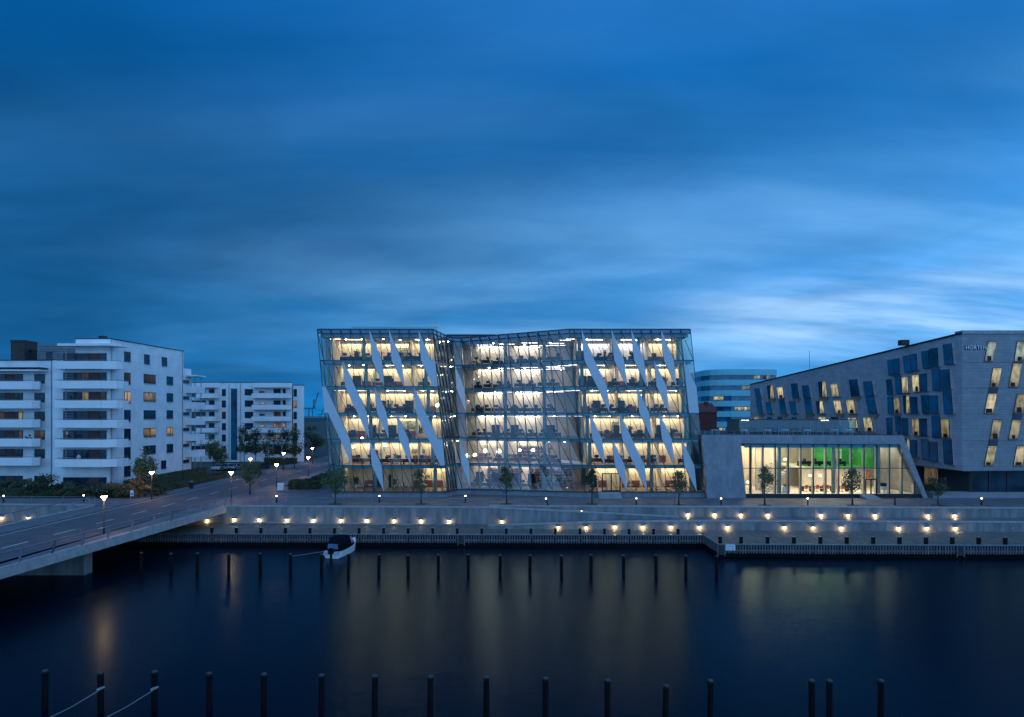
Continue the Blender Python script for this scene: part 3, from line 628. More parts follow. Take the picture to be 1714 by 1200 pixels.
# ---------------------------------------------------------------- office furniture
FL = ['top floor', 'fifth floor', 'fourth floor', 'third floor', 'second floor', 'ground floor']
def mk_desk(top):
    t = thing('desk', 'x', 'desk')
    obj('tabletop', MB().box(-.85, .85, -.4, .4, .70, .75), M[top], t)
    for x in (-.78, .78): obj('leg', MB().box(x-.03, x+.03, -.36, .36, 0, .70), M['desk'], t)
    obj('modesty_panel', MB().box(-.75, .75, -.37, -.34, .25, .70), M[top], t); return t
def mk_chair(mm):
    t = thing('office_chair', 'x', 'chair')
    obj('seat', MB().box(-.25, .25, -.25, .25, .42, .50), M[mm], t); obj('backrest', MB().hexa([(-.22, .22, .55), (.22, .22, .55), (.22, .27, .55), (-.22, .27, .55)], [(-.2, .30, 1.05), (.2, .30, 1.05), (.2, .34, 1.05), (-.2, .34, 1.05)]), M[mm], t)
    b_ = MB().tube([(0,0,.06), (0,0,.42)], .03, 6)
    for k in range(5): b_.bar((0,0,.06), (.28*math.cos(k*1.257), .28*math.sin(k*1.257), .03), .05, .04)
    obj('base', b_, M['dark_metal'], t); return t
def mk_mon(sm):
    t = thing('computer_monitor', 'x', 'monitor')
    obj('screen', MB().box(-.32, .32, -.02, .02, .14, .54), M['screen_off'], t); obj('display', MB().box(-.30, .30, .021, .024, .16, .52), M[sm], t)
    obj('stand', MB().box(-.03, .03, -.03, .03, .02, .2).box(-.12, .12, -.08, .08, 0, .02), M['dark_metal'], t); return t
protos = [mk_desk('desk'), mk_desk('desk_wood'), mk_chair('chair'), mk_chair('chair_red'), mk_mon('screen_off'), mk_mon('monitor_on')]
def workplace(x, y, z, what, where, i, wood=False, red=False, on=False, rz=0.0):
    pre = f'{nth(i)} ' ; tail = f'from the road, {where}'
    dup(protos[1 if wood else 0], (x, y, z), rz, pre + ('brown wooden' if wood else 'dark') + ' desk ' + tail, 'office desks behind the glass facade')
    dup(protos[3 if red else 2], (x + random.uniform(-.3, .3), y + .75, z), rz + random.uniform(-.7, .7), pre + ('red' if red else 'dark') + ' office chair ' + tail, 'office chairs behind the glass facade')
    dup(protos[5 if on else 4], (x + random.uniform(-.25, .25), y - .1, z + .75), rz + random.uniform(-.15, .15), pre + ('glowing blue' if on else 'black') + ' computer monitor ' + tail, 'monitors behind the glass facade')
for r in range(6):
    z = ZL[r+1] + .01; a, b, c, d_ = XW(r)
    if r < 5:
        i = 0; x = a + 3.0
        while x < b - 2:
            if random.random() < .88: workplace(x, random.choice((100.2, 101.0, 102.2)), z, 0, f'{FL[r]} of road-side glass wing', i, wood=random.random() < .22, on=random.random() < .10); i += 1
            x += random.uniform(1.35, 1.8)
        i = 0; x = c + 2.6
        while x < d_ - 2:
            if random.random() < .88: workplace(x, random.choice((100.2, 101.0, 102.2)), z, 0, f'{FL[r]} of glass wing by the annex', i, wood=random.random() < .2, on=random.random() < .10); i += 1
            x += random.uniform(1.35, 1.8)
    i = 0; x = -5.5
    while x < 7.0:
        yf = lerp(fp(19, z).y, 98, (x+8)/16.5) + random.choice((2.0, 3.2, 5.0))
        workplace(x, yf, z, 0, f'{FL[r]} of set-back glass middle', i, wood=r > 3, red=r == 5, on=random.random() < .1); i += 1; x += random.uniform(1.4, 2.0)
def plain_table(x, y, z, label, red=True):
    t = thing('cafe_table', label, 'table', (x, y, z), group='cafe tables on the ground floor')
    obj('tabletop', MB().lathe([(.42, .72), (.42, .76)], 12, (x, y, z)), M['sign_white'], t); obj('stem', MB().tube([(x, y, z), (x, y, z+.72)], .03, 6), M['steel'], t); obj('foot', MB().lathe([(.25, 0), (.22, .03)], 10, (x, y, z)), M['steel'], t)
z = ZL[6] + .01; a, b, c, d_ = XW(5)
for i, x in enumerate((a+5, a+9.5, a+13)):
    plain_table(x, 100.6, z, f'{nth(i)} round cafe table from the road, ground floor of road-side glass wing')
    for s in (-1, 1): dup(protos[2], (x + s*.7, 100.6, z), s*1.5, f'dark cafe chair on the {"road" if s < 0 else "annex"} side of the {nth(i)} cafe table, road-side wing', 'chairs at the cafe tables')
for i, x in enumerate((c+7, c+10.2, c+13)):
    plain_table(x, 100.6, z, f'{nth(i)} round cafe table past the entrance, ground floor of annex-side glass wing')
    for s in (-1, 1): dup(protos[2], (x + s*.7, 100.6, z), s*1.5, f'dark cafe chair on the {"road" if s < 0 else "annex"} side of the {nth(i)} cafe table past the entrance', 'chairs at the cafe tables')
# storage and plants along the walls
def mk_cab(mm, h):
    t = thing('storage_cabinet', 'x', 'cabinet'); obj('body', MB().box(-.6, .6, -.22, .22, .06, h), M[mm], t); obj('base', MB().box(-.55, .55, -.2, .2, 0, .06), M['dark_metal'], t)
    for s in (-1, 1): obj('door', MB().box(s*.3-.28, s*.3+.28, -.245, -.222, .1, h-.05), M[mm], t)
    return t
def mk_plant():
    t = thing('office_plant', 'x', 'plant'); obj('pot', MB().lathe([(.16, 0), (.22, .42), (.20, .42)], 10), M['sign_white'], t); lv = MB(); rn = random.Random(4)
    for k in range(70):
        a = rn.uniform(0, 6.28); r = rn.uniform(.1, .55); z = rn.uniform(.6, 1.75); lv.poly((0, 0, .4+z*.3), (math.cos(a)*r, math.sin(a)*r, z), (math.cos(a+.35)*r*.9, math.sin(a+.35)*r*.9, z+.1))
    obj('leaves', lv, M['leaf'], t); return t
protos += [mk_cab('desk_wood', 1.05), mk_cab('desk', 1.9), mk_plant()]
for r in range(6):
    z = ZL[r+1] + .01; a, b, c, d_ = XW(r)
    for wing, lo, hi in (('road-side glass wing', a+2.2, b-1.2), ('glass wing by the annex', c+1.8, d_-1.8)):
        i = j = p = 0; x = lo
        while x < hi:
            k = random.random()
            if k < .35: dup(protos[6], (x, 104.3, z), 0, f'{nth(i)} low brown cabinet from the road, {FL[r]} of {wing}', 'cabinets behind the glass facade'); i += 1
            elif k < .55: dup(protos[7], (x, 104.3, z), 0, f'{nth(j)} tall dark cabinet from the road, {FL[r]} of {wing}', 'cabinets behind the glass facade'); j += 1
            elif k < .75: dup(protos[8], (x, 103.4, z), k*40, f'{nth(p)} potted plant from the road, {FL[r]} of {wing}', 'office plants behind the glass facade', random.uniform(.8, 1.15)); p += 1
            x += random.uniform(1.3, 1.9)
    i = 0
    for x in (-5.2, -2.6, .4, 3.1, 6.0):
        if random.random() < .6: dup(protos[7 if r % 2 else 6], (x, 109.8 - (x+5)*.45, z), .3, f'{nth(i)} cabinet from the road, {FL[r]} of set-back glass middle', 'cabinets behind the glass facade'); i += 1
# pictures on the back walls
def picture(px, py, w_, h_, label):
    Y = 104.55; x, z = PX(px, Y), PZ(py, Y)
    t = thing('picture', label, 'picture', (x, Y, z)); obj('frame', MB().box(x-w_/2, x+w_/2, Y-.03, Y+.03, z-h_/2, z+h_/2), M['dark_metal'], t)
    obj('canvas', MB().box(x-w_/2+.06, x+w_/2-.06, Y-.045, Y-.031, z-h_/2+.06, z+h_/2-.06), M['art'], t)
for q in [(673, 590, 1.7, 1.3, 'greenish picture on the top floor wall of the road-side wing'), (676, 712, 1.5, 1.3, 'dark framed picture on the third floor wall, road-side wing'), (692, 711, 1.3, 1.2, 'pale framed picture beside a dark one, third floor, road-side wing'),
          (1033, 672, 1.0, 1.1, 'reddish picture above brown desks, fourth floor, annex-side wing'), (1031, 713, 1.2, 1.3, 'square picture on the third floor wall, annex-side wing'), (1091, 714, .7, 1.3, 'narrow dark picture on the third floor, annex-side wing'),
          (700, 755, 2.0, .5, 'wide dark notice board on the second floor, road-side wing')]: picture(*q)
# bookshelves and the white canopy in the middle ground floor
def bookcase(x0, x1, y, z, h, label, n=6):
    t = thing('bookcase', label, 'bookcase', ((x0+x1)/2, y, z))
    obj('carcass', MB().box(x0, x1, y, y+.4, z, z+h), M['cream'], t)
    for k in range(n):
        zz = z + .12 + k*(h-.2)/n; obj('shelf', MB().box(x0+.03, x1-.03, y-.02, y, zz-.05, zz), M['sign_white'], t)
        x = x0+.08
        bk = MB()
        while x < x1-.15:
            w_ = random.uniform(.05, .4); 
            if random.random() < .75: bk.box(x, x+w_, y-.25, y-.01, zz+.01, zz+(h-.2)/n*random.uniform(.5, .85))
            x += w_ + .04
        obj('books', bk, M['books'], t, kind='stuff')
bookcase(2.6, 9.6, 107.0, ZL[6]+.01, 2.9, 'tall bookcase full of reddish books, ground floor middle of glass building')
bookcase(-4.0, 1.6, 109.5, ZL[6]+.01, 2.6, 'bookcase of reddish books behind the cafe, ground floor middle')
bookcase(1.0, 6.5, 110.0, ZL[5]+.01, 2.2, 'low bookcase of dark books on the second floor middle', 4)
cn = MB(); nn = 14
for s in (0, 1):
    for k in range(nn+1):
        q = k/nn; x = lerp(1.5, 11.2, q); zz = 4.05 + .75*math.sin(q*math.pi*.8); cn.v.append((x, lerp(103.6, 100.0, q) + 2.6*s, zz + .2*s))
for k in range(nn): cn.f.append((k, k+1, nn+2+k, nn+1+k))
cno = obj('hanging_canopy', cn, M['sign_white'], label='white curved canopy hanging over the ground floor bookcase', cat='canopy', at=(6, 102, 4), smooth=True)
sm_ = cno.modifiers.new('thick', 'SOLIDIFY'); sm_.thickness = .12
def pendant(x, y, zc2, dr_, r_, label, col='pendant', g='pendant lamps inside the glass building'):
    t = thing('pendant_lamp', label, 'lamp', (x, y, zc2-dr_), group=g)
    obj('cord', MB().tube([(x, y, zc2), (x, y, zc2-dr_+r_)], .015, 4), M['dark_metal'], t)
    obj('shade', MB().lathe([(.02, r_), (r_*.75, r_*.55), (r_, 0), (r_*.8, -r_*.5), (.02, -r_*.62)], 12, (x, y, zc2-dr_)), M[col], t, smooth=True)
for i, (px, Y, r, dr_, r_) in enumerate([(782, 104, 4, 2.3, .33), (795, 104.5, 4, 2.2, .30), (812, 104.5, 4, 1.6, .36), (835, 103.5, 4, 1.6, .36), (870, 105, 4, 1.5, .25), (892, 105, 4, 1.5, .3), (606, 101, 3, 3.3, .22), (645, 101, 4, .55, .3), (592, 101, 4, .8, .22), (733, 101, 2, 2.2, .35)]):
    pendant(PX(px, Y), Y, ZL[r]-.46, dr_, r_, f'{nth(i)} glowing white pendant lamp of those listed along the glass building' if False else ['round white pendant at the road end of the cafe row', 'second white pendant of the cafe row, road end', 'wide white pendant above the blue cafe seats', 'wide white pendant near the middle tree', 'small white pendant beside the bookcase', 'white pendant over the tall bookcase', 'small lamp low on the third floor, road-side wing', 'bright dish lamp under the second floor ceiling, road-side wing', 'small lamp near the road corner, second floor', 'large white lamp near the inner corner, fourth floor'][i])
# person standing on the top floor
def person(label, x, y, z, rz, body, s=1.0):
    t = thing('person', label, 'person', (x, y, z), rz)
    J = [((0,0,.95),.13),((0,0,1.15),.12),((0,0,1.38),.14),((0,0,1.50),.06),((0,.01,1.58),.075),((0,.0,1.68),.095),((0,0,1.76),.06),
         ((.17,0,1.42),.065),((.25,.02,1.14),.045),((.22,-.16,.93),.035),((.21,-.22,.86),.03),((-.17,0,1.42),.065),((-.25,.02,1.14),.045),((-.24,-.05,.88),.035),((-.24,-.07,.80),.03),
         ((.09,0,.90),.10),((.10,.0,.50),.065),((.11,.02,.09),.045),((.12,-.14,.04),.04),((-.09,0,.90),.10),((-.10,-.02,.50),.065),((-.13,.06,.09),.045),((-.14,-.10,.04),.04)]
    E = [(0,1),(1,2),(2,3),(3,4),(4,5),(5,6),(2,7),(7,8),(8,9),(9,10),(2,11),(11,12),(12,13),(13,14),(0,15),(15,16),(16,17),(17,18),(0,19),(19,20),(20,21),(21,22)]
    me = bpy.data.meshes.new('body'); me.from_pydata([j[0] for j in J], E, []); me.materials.append(M[body])
    o = bpy.data.objects.new('body', me); COL.objects.link(o); o.parent = t
    md = o.modifiers.new('skin', 'SKIN'); 
    for sv, j in zip(me.skin_vertices[0].data, J): sv.radius = (j[1], j[1]); sv.use_root = False
    me.skin_vertices[0].data[0].use_root = True
    o.modifiers.new('sub', 'SUBSURF').levels = 1; o.modifiers['sub'].render_levels = 2
    h_ = bpy.data.objects.new('hair', bpy.data.meshes.new('hair')); mb = MB().lathe([(.098, 1.66), (.105, 1.72), (.08, 1.79), (.02, 1.81)], 10)
    h_.data.from_pydata(mb.v, [], mb.f); h_.data.materials.append(M['hair']); COL.objects.link(h_); h_.parent = t
    f_ = bpy.data.objects.new('face', bpy.data.meshes.new('face')); mb = MB().lathe([(.05, 1.55), (.082, 1.60), (.086, 1.66), (.07, 1.70)], 10, (0, -.03, 0))
    f_.data.from_pydata(mb.v, [], mb.f); f_.data.materials.append(M['skin']); COL.objects.link(f_); f_.parent = t
    t.scale = (s,)*3; return t
person('person in dark clothes standing on the top floor, road-side glass wing', PX(597, 100.6), 100.6, ZL[1], .4, 'cloth_dark')
person('person in dark clothes standing by screens, top floor of annex-side glass wing', PX(1013, 101), 101.2, ZL[1], 2.8, 'cloth_dark')
# ================================================================ STONE-FRAMED ANNEX
AX = thing('stone_annex', 'low stone-framed annex with tall lit window wall and slanted right end', 'building', (31+18, 105, 0))
YA = 97.0
def ap(px, py, Y=YA): return (PX(px, Y), Y, PZ(py, Y))
ZTOP = PZ(728, YA)
fr = MB()
def fpoly(pts): fr.prism([ap(*p) for p in pts], (0, .9, 0))
def g0(px): return (PX(px, YA), YA, 0.0)
fr.prism([ap(1175, 728), ap(1240, 742), ap(1248.5, 828), (PX(1249, YA), YA, 0), (PX(1184, YA), YA, 0)], (0, .9, 0))
fr.prism([ap(1175, 728), ap(1512, 729), ap(1506.5, 743.5), ap(1240, 742)], (0, .9, 0))
fr.prism([ap(1512, 729), (PX(1553.5, YA), YA, 0), (PX(1546, YA), YA, 0), ap(1506.5, 743.5)], (0, .9, 0))
obj('stone_frame', fr, M['stone_annex'], AX)
obj('roof', MB().prism([(PX(1176, YA), YA+.95, ZTOP-.5), (PX(1511, YA), YA+.95, ZTOP-.5), (PX(1511, YA)+1, 128, ZTOP-.5), (PX(1176, YA), 128, ZTOP-.5)], (0, 0, .46)), M['roof_dark'], AX)
obj('side_wall', MB().hexa([(PX(1546, YA), YA+.9, 0), (PX(1553, YA), YA+.9, 0), (PX(1553, YA), 128, 0), (PX(1546, YA), 128, 0)], [(PX(1500, YA), YA+.9, ZTOP-.6), (PX(1512, YA), YA+.9, ZTOP-.6), (PX(1512, YA), 128, ZTOP-.6), (PX(1500, YA), 128, ZTOP-.6)]), M['stone_side_lit'], AX)
obj('side_wall', MB().box(PX(1186, YA), PX(1186, YA)+.4, YA+.9, 128, 0, ZTOP-.5), M['stone_side_lit'], AX)
zb, zm, zt = PZ(828, YA), PZ(784, YA), PZ(743, YA)
obj('dark_plinth', MB().box(PX(1248.5, YA), PX(1544, YA), YA+.35, YA+.8, 0, zb), M['dark_metal'], AX)
YGl = YA + .45
cols = [1240+0, 1256.5, 1277, 1298, 1319.5, 1340.5, 1361.5, 1382.5, 1404, 1425.5, 1446.5, 1467.5, 1489, 1510, 1531, 1545]
def xl(z): return PX(lerp(1240, 1248.5, (zt-z)/(zt-zb)), YGl)
def xr(z): return PX(lerp(1506.5, 1545, (zt-z)/(zt-zb)), YGl)
for za, zb2 in ((zt, zm), (zm, zb)):
    for a, b in zip(cols, cols[1:]):
        pts = []
        for (px, z) in ((a, za), (b, za), (b, zb2), (a, zb2)):
            pts.append((max(xl(z), min(xr(z), PX(px, YGl))), YGl, z))
        if abs(pts[1][0]-pts[0][0]) + abs(pts[2][0]-pts[3][0]) < .05: continue
        obj('glass_pane', MB().poly(*pts), M['clear_glass'], AX)
for px in cols[1:-1]:
    x = PX(px, YGl); zhi = zt
    if x > xr(zt):
        zhi = zt - (x - xr(zt)) / (xr(zb) - xr(zt)) * (zt - zb)
    obj('mullion', MB().box(x-.05, x+.05, YGl-.1, YGl+.12, zb, zhi), M['mullion'], AX)
    obj('inner_post', MB().box(x+.10, x+.34, YGl+.5, YGl+.95, zb, zhi-.3 if zhi == zt else zhi-.9), M['cream'], AX)
for z in (zt-.03, zm, zb+.03): obj('transom', MB().box(xl(z), xr(z), YGl-.08, YGl+.08, z-.05, z+.05), M['mullion'], AX)
# inside the annex
xa, xb = xl(zb)+.2, xr(zb)-.5
obj('floor', MB().box(xa-.3, xb, YGl+.25, 110, zb-.1, zb), M['ceiling_white'], AX)
obj('ceiling', MB().box(xa-.5, xr(zt), YGl+.25, 110, zt-.35, zt-.25), M['ceiling_white'], AX)
obj('slab_band', MB().box(xa-.4, xr(zt), YGl+.14, YGl+.24, zt-.55, zt), M['slab_edge'], AX)
obj('back_wall', MB().box(xa-1, xb+2, 109.5, 109.7, zb, zt), M['cream'], AX)
xm1, xm2 = 42.0, 52.4
obj('gallery_floor', MB().box(xm1, xm2, YGl+1.2, 109.4, zm-.28, zm-.02), M['ceiling_white'], AX)
obj('green_wall', MB().box(PX(1362, 105), PX(1440, 105), 105, 105.15, zm-.02, zt-.7), M['green_wall'], AX)
obj('green_floor', MB().box(xm1+1.5, xm2, YGl+1.25, 104.9, zm-.02, zm+.01), M['green_wall'], AX)
obj('green_side', MB().box(xm2-.12, xm2, YGl+1.4, 105, zm, zt-.6), M['green_wall'], AX)
obj('ground_wall', MB().box(PX(1340, 105), PX(1425, 105), 105, 105.2, zb, zm-.3), M['cream'], AX)
obj('stair_wall', MB().box(PX(1265, 102.5), PX(1300, 102.5), 102.5, 102.7, zb, zt-.4), M['cream'], AX)
for k in range(11): obj('stair_step', MB().box(PX(1283, 101)+k*.32, PX(1283, 101)+(k+1)*.32+.1, 100.6, 102, zb+k*.33, zb+k*.33+.2), M['ceiling_white'], AX)
obj('handrail', MB().tube([(PX(1341, 99.5), 99.6, zm+.9), (PX(1382, 99.5), 99.6, zt-.9)], .03, 5), M['steel'], AX)
obj('round_column', MB().tube([(PX(1304, 99), 99, zb), (PX(1304, 99), 99, zt-.35)], .3, 14), M['interior_column'], AX, smooth=True)
obj('round_column', MB().tube([(PX(1395, 99), 99, zb), (PX(1395, 99), 99, zt-.35)], .3, 14), M['interior_column'], AX, smooth=True)
obj('round_column', MB().tube([(PX(1469, 99), 99, zb), (PX(1469, 99), 99, zt-.35)], .35, 14), M['interior_column'], AX, smooth=True)
for x0, x1, y, z, mm in ((xa+1, xa+6, 100, zt-.42, 'annex_light'), (xa+6.5, xa+9, 101, zt-.42, 'annex_light'), (xa+2, xa+8, 107, zt-.42, 'annex_light'), (xm1+2.5, xm2-1, 102, zt-.5, 'cove_green'), (xm1+.5, xm1+5, 101, zm-.36, 'annex_light'), (xm2-5, xm2-.5, 101, zm-.36, 'annex_light'), (xm2+.5, xm2+2.4, 99.6, zt-.46, 'annex_light'), (xm2+.6, xm2+2.4, 103, zt-.46, 'annex_light'), (xm2+.6, xm2+2.4, 107, zt-.46, 'annex_light'), (xa+1, xa+6, 105, zt-.42, 'cove_warm')):
    obj('ceiling_light', MB().box(x0, x1, y, y+.3, z, z+.06), M[mm], AX)
for px, w_, h_ in ((1403, 1.0, 1.5), (1431, 1.5, 1.2), (1452, .9, 1.4)):
    x = PX(px, 104.6); t = thing('display_board', {1403: 'tall cream display board on the green gallery nearest the stair', 1431: 'wide cream display board in the middle of the green gallery', 1452: 'cream display board at the door end of the green gallery'}[px], 'board', (x, 104.6, zm))
    obj('panel', MB().box(x-w_/2, x+w_/2, 104.6, 104.66, zm+.9, zm+.9+h_), M['cream'], t); obj('leg', MB().box(x-.04, x+.04, 104.6, 104.66, zm, zm+.9), M['dark_metal'], t); obj('print', MB().box(x-w_*.3, x+w_*.3, 104.58, 104.595, zm+1.1, zm+.7+h_), M['art'], t)
dd = obj('glass_door', MB().box(PX(1447.5, YGl), PX(1466.5, YGl), YGl-.2, YGl-.1, PZ(803, YGl), PZ(801, YGl)).box(PX(1447.5, YGl), PX(1449, YGl), YGl-.2, YGl-.1, zb, PZ(803, YGl)).box(PX(1456, YGl), PX(1458, YGl), YGl-.2, YGl-.1, zb, PZ(803, YGl)).box(PX(1465, YGl), PX(1466.5, YGl), YGl-.2, YGl-.1, zb, PZ(803, YGl)), M['dark_metal'], AX)
for k in range(5): obj('step', MB().box(PX(1447, 96)-.0+k*.0, PX(1447, 96)+2.2-k*.12, 95.3+k*.3, YA+.3, k*zb/5, (k+1)*zb/5), M['concrete_light'], AX)
for i, px in enumerate((1350, 1368, 1385, 1410)):
    x = PX(px, 101.5)
    t = thing('lounge_table', f'{nth(i)} dark table from the stair, ground floor of the annex', 'table', (x, 101.5, zb), group='tables in the annex')
    obj('tabletop', MB().box(x-.7, x+.7, 101.1, 101.9, zb+.70, zb+.75), M['desk'], t); obj('leg', MB().box(x-.6, x-.5, 101.2, 101.8, zb, zb+.7), M['desk'], t); obj('leg', MB().box(x+.5, x+.6, 101.2, 101.8, zb, zb+.7), M['desk'], t)
    for s in (-.4, .4): dup(protos[3], (x+s, 100.75, zb), math.pi, f'red chair, {"stair" if s < 0 else "far"} end of {nth(i)} dark table in the annex', 'red chairs in the annex')
    dup(protos[2], (x+.2, 102.4, zm), 0, f'{nth(i)} dark chair from the stair on the green gallery of the annex', 'dark chairs on the green gallery')
    dup(protos[0], (x-.4, 101.6, zm), 0, f'{nth(i)} dark desk from the stair on the green gallery of the annex', 'dark desks on the green gallery')
for i, (px, py) in enumerate(((1356, 796), (1373, 796), (1314, 769), (1251.5, 807), (1420, 796))):
    x, z = PX(px, 100), PZ(py, 100)
    pendant(x, 100, z+1.2, 1.2, .17, ['small white pendant over the first red chairs in the annex', 'small white pendant over the second red chairs in the annex', 'white globe lamp beside the annex column', 'low white globe by the slanted stone pier', 'small white pendant behind the annex tree'][i], g='pendant lamps inside the annex')
t = thing('potted_plant', 'green plants in a white trough behind the annex window', 'plant', (PX(1316, 99.5), 99.5, zb)); x0 = PX(1316, 99.5)
obj('trough', MB().box(x0-.5, x0+.5, 99.3, 99.8, zb, zb+.9), M['sign_white'], t)
lv = MB()
for k in range(60):
    x = x0+random.uniform(-.45, .45); y = 99.55+random.uniform(-.2, .2); lv.poly((x, y, zb+.88), (x+.04, y, zb+.88), (x+random.uniform(-.2, .25), y+random.uniform(-.1, .1), zb+random.uniform(1.2, 1.6)))
obj('leaves', lv, M['leaf'], t)
t = thing('lounge_chair', 'white shell lounge chair with dark cushion behind the annex door', 'chair', (PX(1480, 99.5), 99.5, zb)); x0 = PX(1480, 99.5)
obj('shell', MB().lathe([(.15, .35), (.5, .5), (.6, .9), (.45, 1.3), (.3, 1.5)], 12, (x0, 99.5, zb)), M['sign_white'], t, smooth=True); obj('cushion', MB().lathe([(.1, .9), (.5, 1.0), (.55, 1.2), (.4, 1.45), (.1, 1.52)], 10, (x0-.15, 99.35, zb)), M['chair'], t, smooth=True); obj('foot', MB().lathe([(.3, 0), (.06, .05), (.06, .4)], 10, (x0, 99.5, zb)), M['steel'], t)
t = thing('poster', 'colourful wall poster above the annex door', 'poster', (PX(1452, 103), 103, zm-2)); obj('sheet', MB().box(PX(1449, 103), PX(1457, 103), 103, 103.03, zm-1.9, zm-.5), M['books'], t)
# roof terrace pavilion
PV = thing('terrace_pavilion', 'teal glass pavilion on the roof terrace of the annex', 'pavilion', (PX(1335, 108), 108, ZTOP))
YP = 107.0; p0, p1 = PX(1237, YP), PX(1432, YP); zp0, zp1 = ZTOP-.03, PZ(703, YP)
n = 18
for k in range(n):
    a, b = lerp(p0, p1, k/n), lerp(p0, p1, (k+1)/n); obj('glass_pane', MB().poly((a, YP, zp0), (b, YP, zp0), (b, YP, zp1), (a, YP, zp1)), M['teal_glass'], PV)
    obj('mullion', MB().box(b-.03, b+.03, YP-.06, YP+.06, zp0, zp1), M['rail'], PV)
obj('roof', MB().box(p0-.2, p1+.2, YP-.2, 113, zp1, zp1+.1), M['roof_dark'], PV); obj('back_wall', MB().box(p0, p1, 112.8, 113, zp0, zp1), M['grey_louvre'], PV); obj('floor', MB().box(p0, p1, YP+.1, 112.7, zp0, zp0+.05), M['carpet'], PV)
obj('end_pane', MB().poly((p0, YP, zp0), (p0, 113, zp0), (p0, 113, zp1), (p0, YP, zp1)), M['teal_glass'], PV)
obj('ceiling_light', MB().box(lerp(p0, p1, .76), lerp(p0, p1, .82), YP+2, YP+2.3, zp1-.1, zp1-.04), M['cove_warm'], PV)
obj('ceiling_light', MB().box(lerp(p0, p1, .08), lerp(p0, p1, .14), YP+3, YP+3.2, zp1-.1, zp1-.04), M['cove_warm'], PV)
for i, px in enumerate((1196, 1246, 1284, 1314, 1350, 1397, 1420)):
    x = PX(px, 100); z = ZTOP - .04; t = thing('terrace_table', f'{nth(i)} pale steel table from the glass building on the annex terrace', 'table', (x, 100, z), group='tables on the annex terrace')
    obj('tabletop', MB().box(x-.45, x+.45, 99.6, 100.4, z+.68, z+.73), M['sign_white'], t)
    for s in (-1, 1):
        for q in (-1, 1): obj('leg', MB().box(x+s*.4-.025, x+s*.4+.025, 100+q*.35-.025, 100+q*.35+.025, z, z+.68), M['steel'], t)
railing('thin terrace railing along the annex roof edge', [(PX(1180, 98.5), 98.6, ZTOP-.04), (PX(1500, 98.5), 98.6, ZTOP-.04)], (0, 0), .55, sp=2.2, r=.02, mid=1)

# ================================================================ STONE OFFICE WITH SLANTED WINDOWS
HX = thing('stone_office_building', 'grey stone office building with slanted projecting windows and sloping roof', 'building', (64, 97, 0))
C0, C1, ULEN = Vector((64, 97, 0)), Vector((59, 169, 0)), 72.0
def hu(px): t_ = (px-CX)/F; return (64 - 97*t_) / (t_ + 5/72)
def hp(u, z, out=0.0):
    p = C0.lerp(C1, u/ULEN); n = Vector((-72, -5, 0)).normalized(); p = p + n*out; p.z = z; return p
def hz(px, py): u = hu(px); Y = C0.lerp(C1, u/ULEN).y; return u, PZ(py, Y)
def roofz(u): return lerp(23.35, 19.3, u/ULEN) if u > 0 else 23.35
w1 = MB(); zb_ = 3.9
w1.hexa([hp(0, zb_), hp(ULEN, 4.4), Vector((80, 170, 4.4)), Vector((80, 97.3, zb_))], [hp(0, 23.35), hp(ULEN, 19.3), Vector((80, 170, 19.3)), Vector((80, 97.3, 23.35))])
obj('side_facade', w1, M['stone_side_lit'], HX)
w2 = MB(); w2.box(64.02, 118, 97.0, 97.6, 3.95, 23.36); obj('front_facade', w2, M['stone_grey'], HX)
obj('roof_edge', MB().hexa([hp(-.1, 23.36, .12), hp(ULEN, 19.31, .12), Vector((62, 170, 19.31)), Vector((67, 97, 23.36))], [hp(-.1, 23.62, .12), hp(ULEN, 19.55, .12), Vector((62, 170, 19.55)), Vector((67, 97, 23.62))]), M['dark_metal'], HX)
obj('roof_edge', MB().box(63.9, 118, 96.85, 98.5, 23.37, 23.85), M['concrete_light'], HX)
for py in (606.6, 649.8, 693.4, 737.6): z = PZ(py, 97); obj('joint_line', MB().box(64.05, 118, 96.985, 97.02, z-.02, z+.02), M['frame_dark'], HX)
obj('base_glass', MB().box(66, 118, 98.2, 98.3, .8, 3.95), M['tint_glass'], HX)
for k in range(14): x = 66 + k*2.6; obj('mullion', MB().box(x-.05, x+.05, 98.05, 98.2, .8, 3.95), M['frame_dark'], HX)
obj('base_plinth', MB().box(60, 118, 97.2, 99, 0, .8), M['stone_grey'], HX)
obj('base_wall', MB().hexa([hp(1, 0, -1.8), hp(40, 0, -1.8), hp(40, 0, -2.2), hp(1, 0, -2.2)], [hp(1, 3.95, -1.8), hp(40, 4.2, -1.8), hp(40, 4.2, -2.2), hp(1, 3.95, -2.2)]), M['roof_dark'], HX)
obj('soffit', MB().hexa([hp(0, 3.80, -.02), hp(40, 4.08, -.02), hp(40, 4.08, -2.2), hp(0, 3.80, -2.2)], [hp(0, 3.9, -.02), hp(40, 4.2, -.02), hp(40, 4.2, -2.2), hp(0, 3.9, -2.2)]), M['frame_dark'], HX)
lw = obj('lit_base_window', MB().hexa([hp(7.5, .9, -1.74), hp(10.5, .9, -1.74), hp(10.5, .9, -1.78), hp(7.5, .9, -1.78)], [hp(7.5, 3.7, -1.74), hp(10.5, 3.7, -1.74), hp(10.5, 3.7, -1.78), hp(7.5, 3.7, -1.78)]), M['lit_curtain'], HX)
Z4 = lambda x, y: (1424 + x*.25824, 540 + y*.25833); Z3 = lambda x, y: (1160 + x*.25, 550 + y*.25)
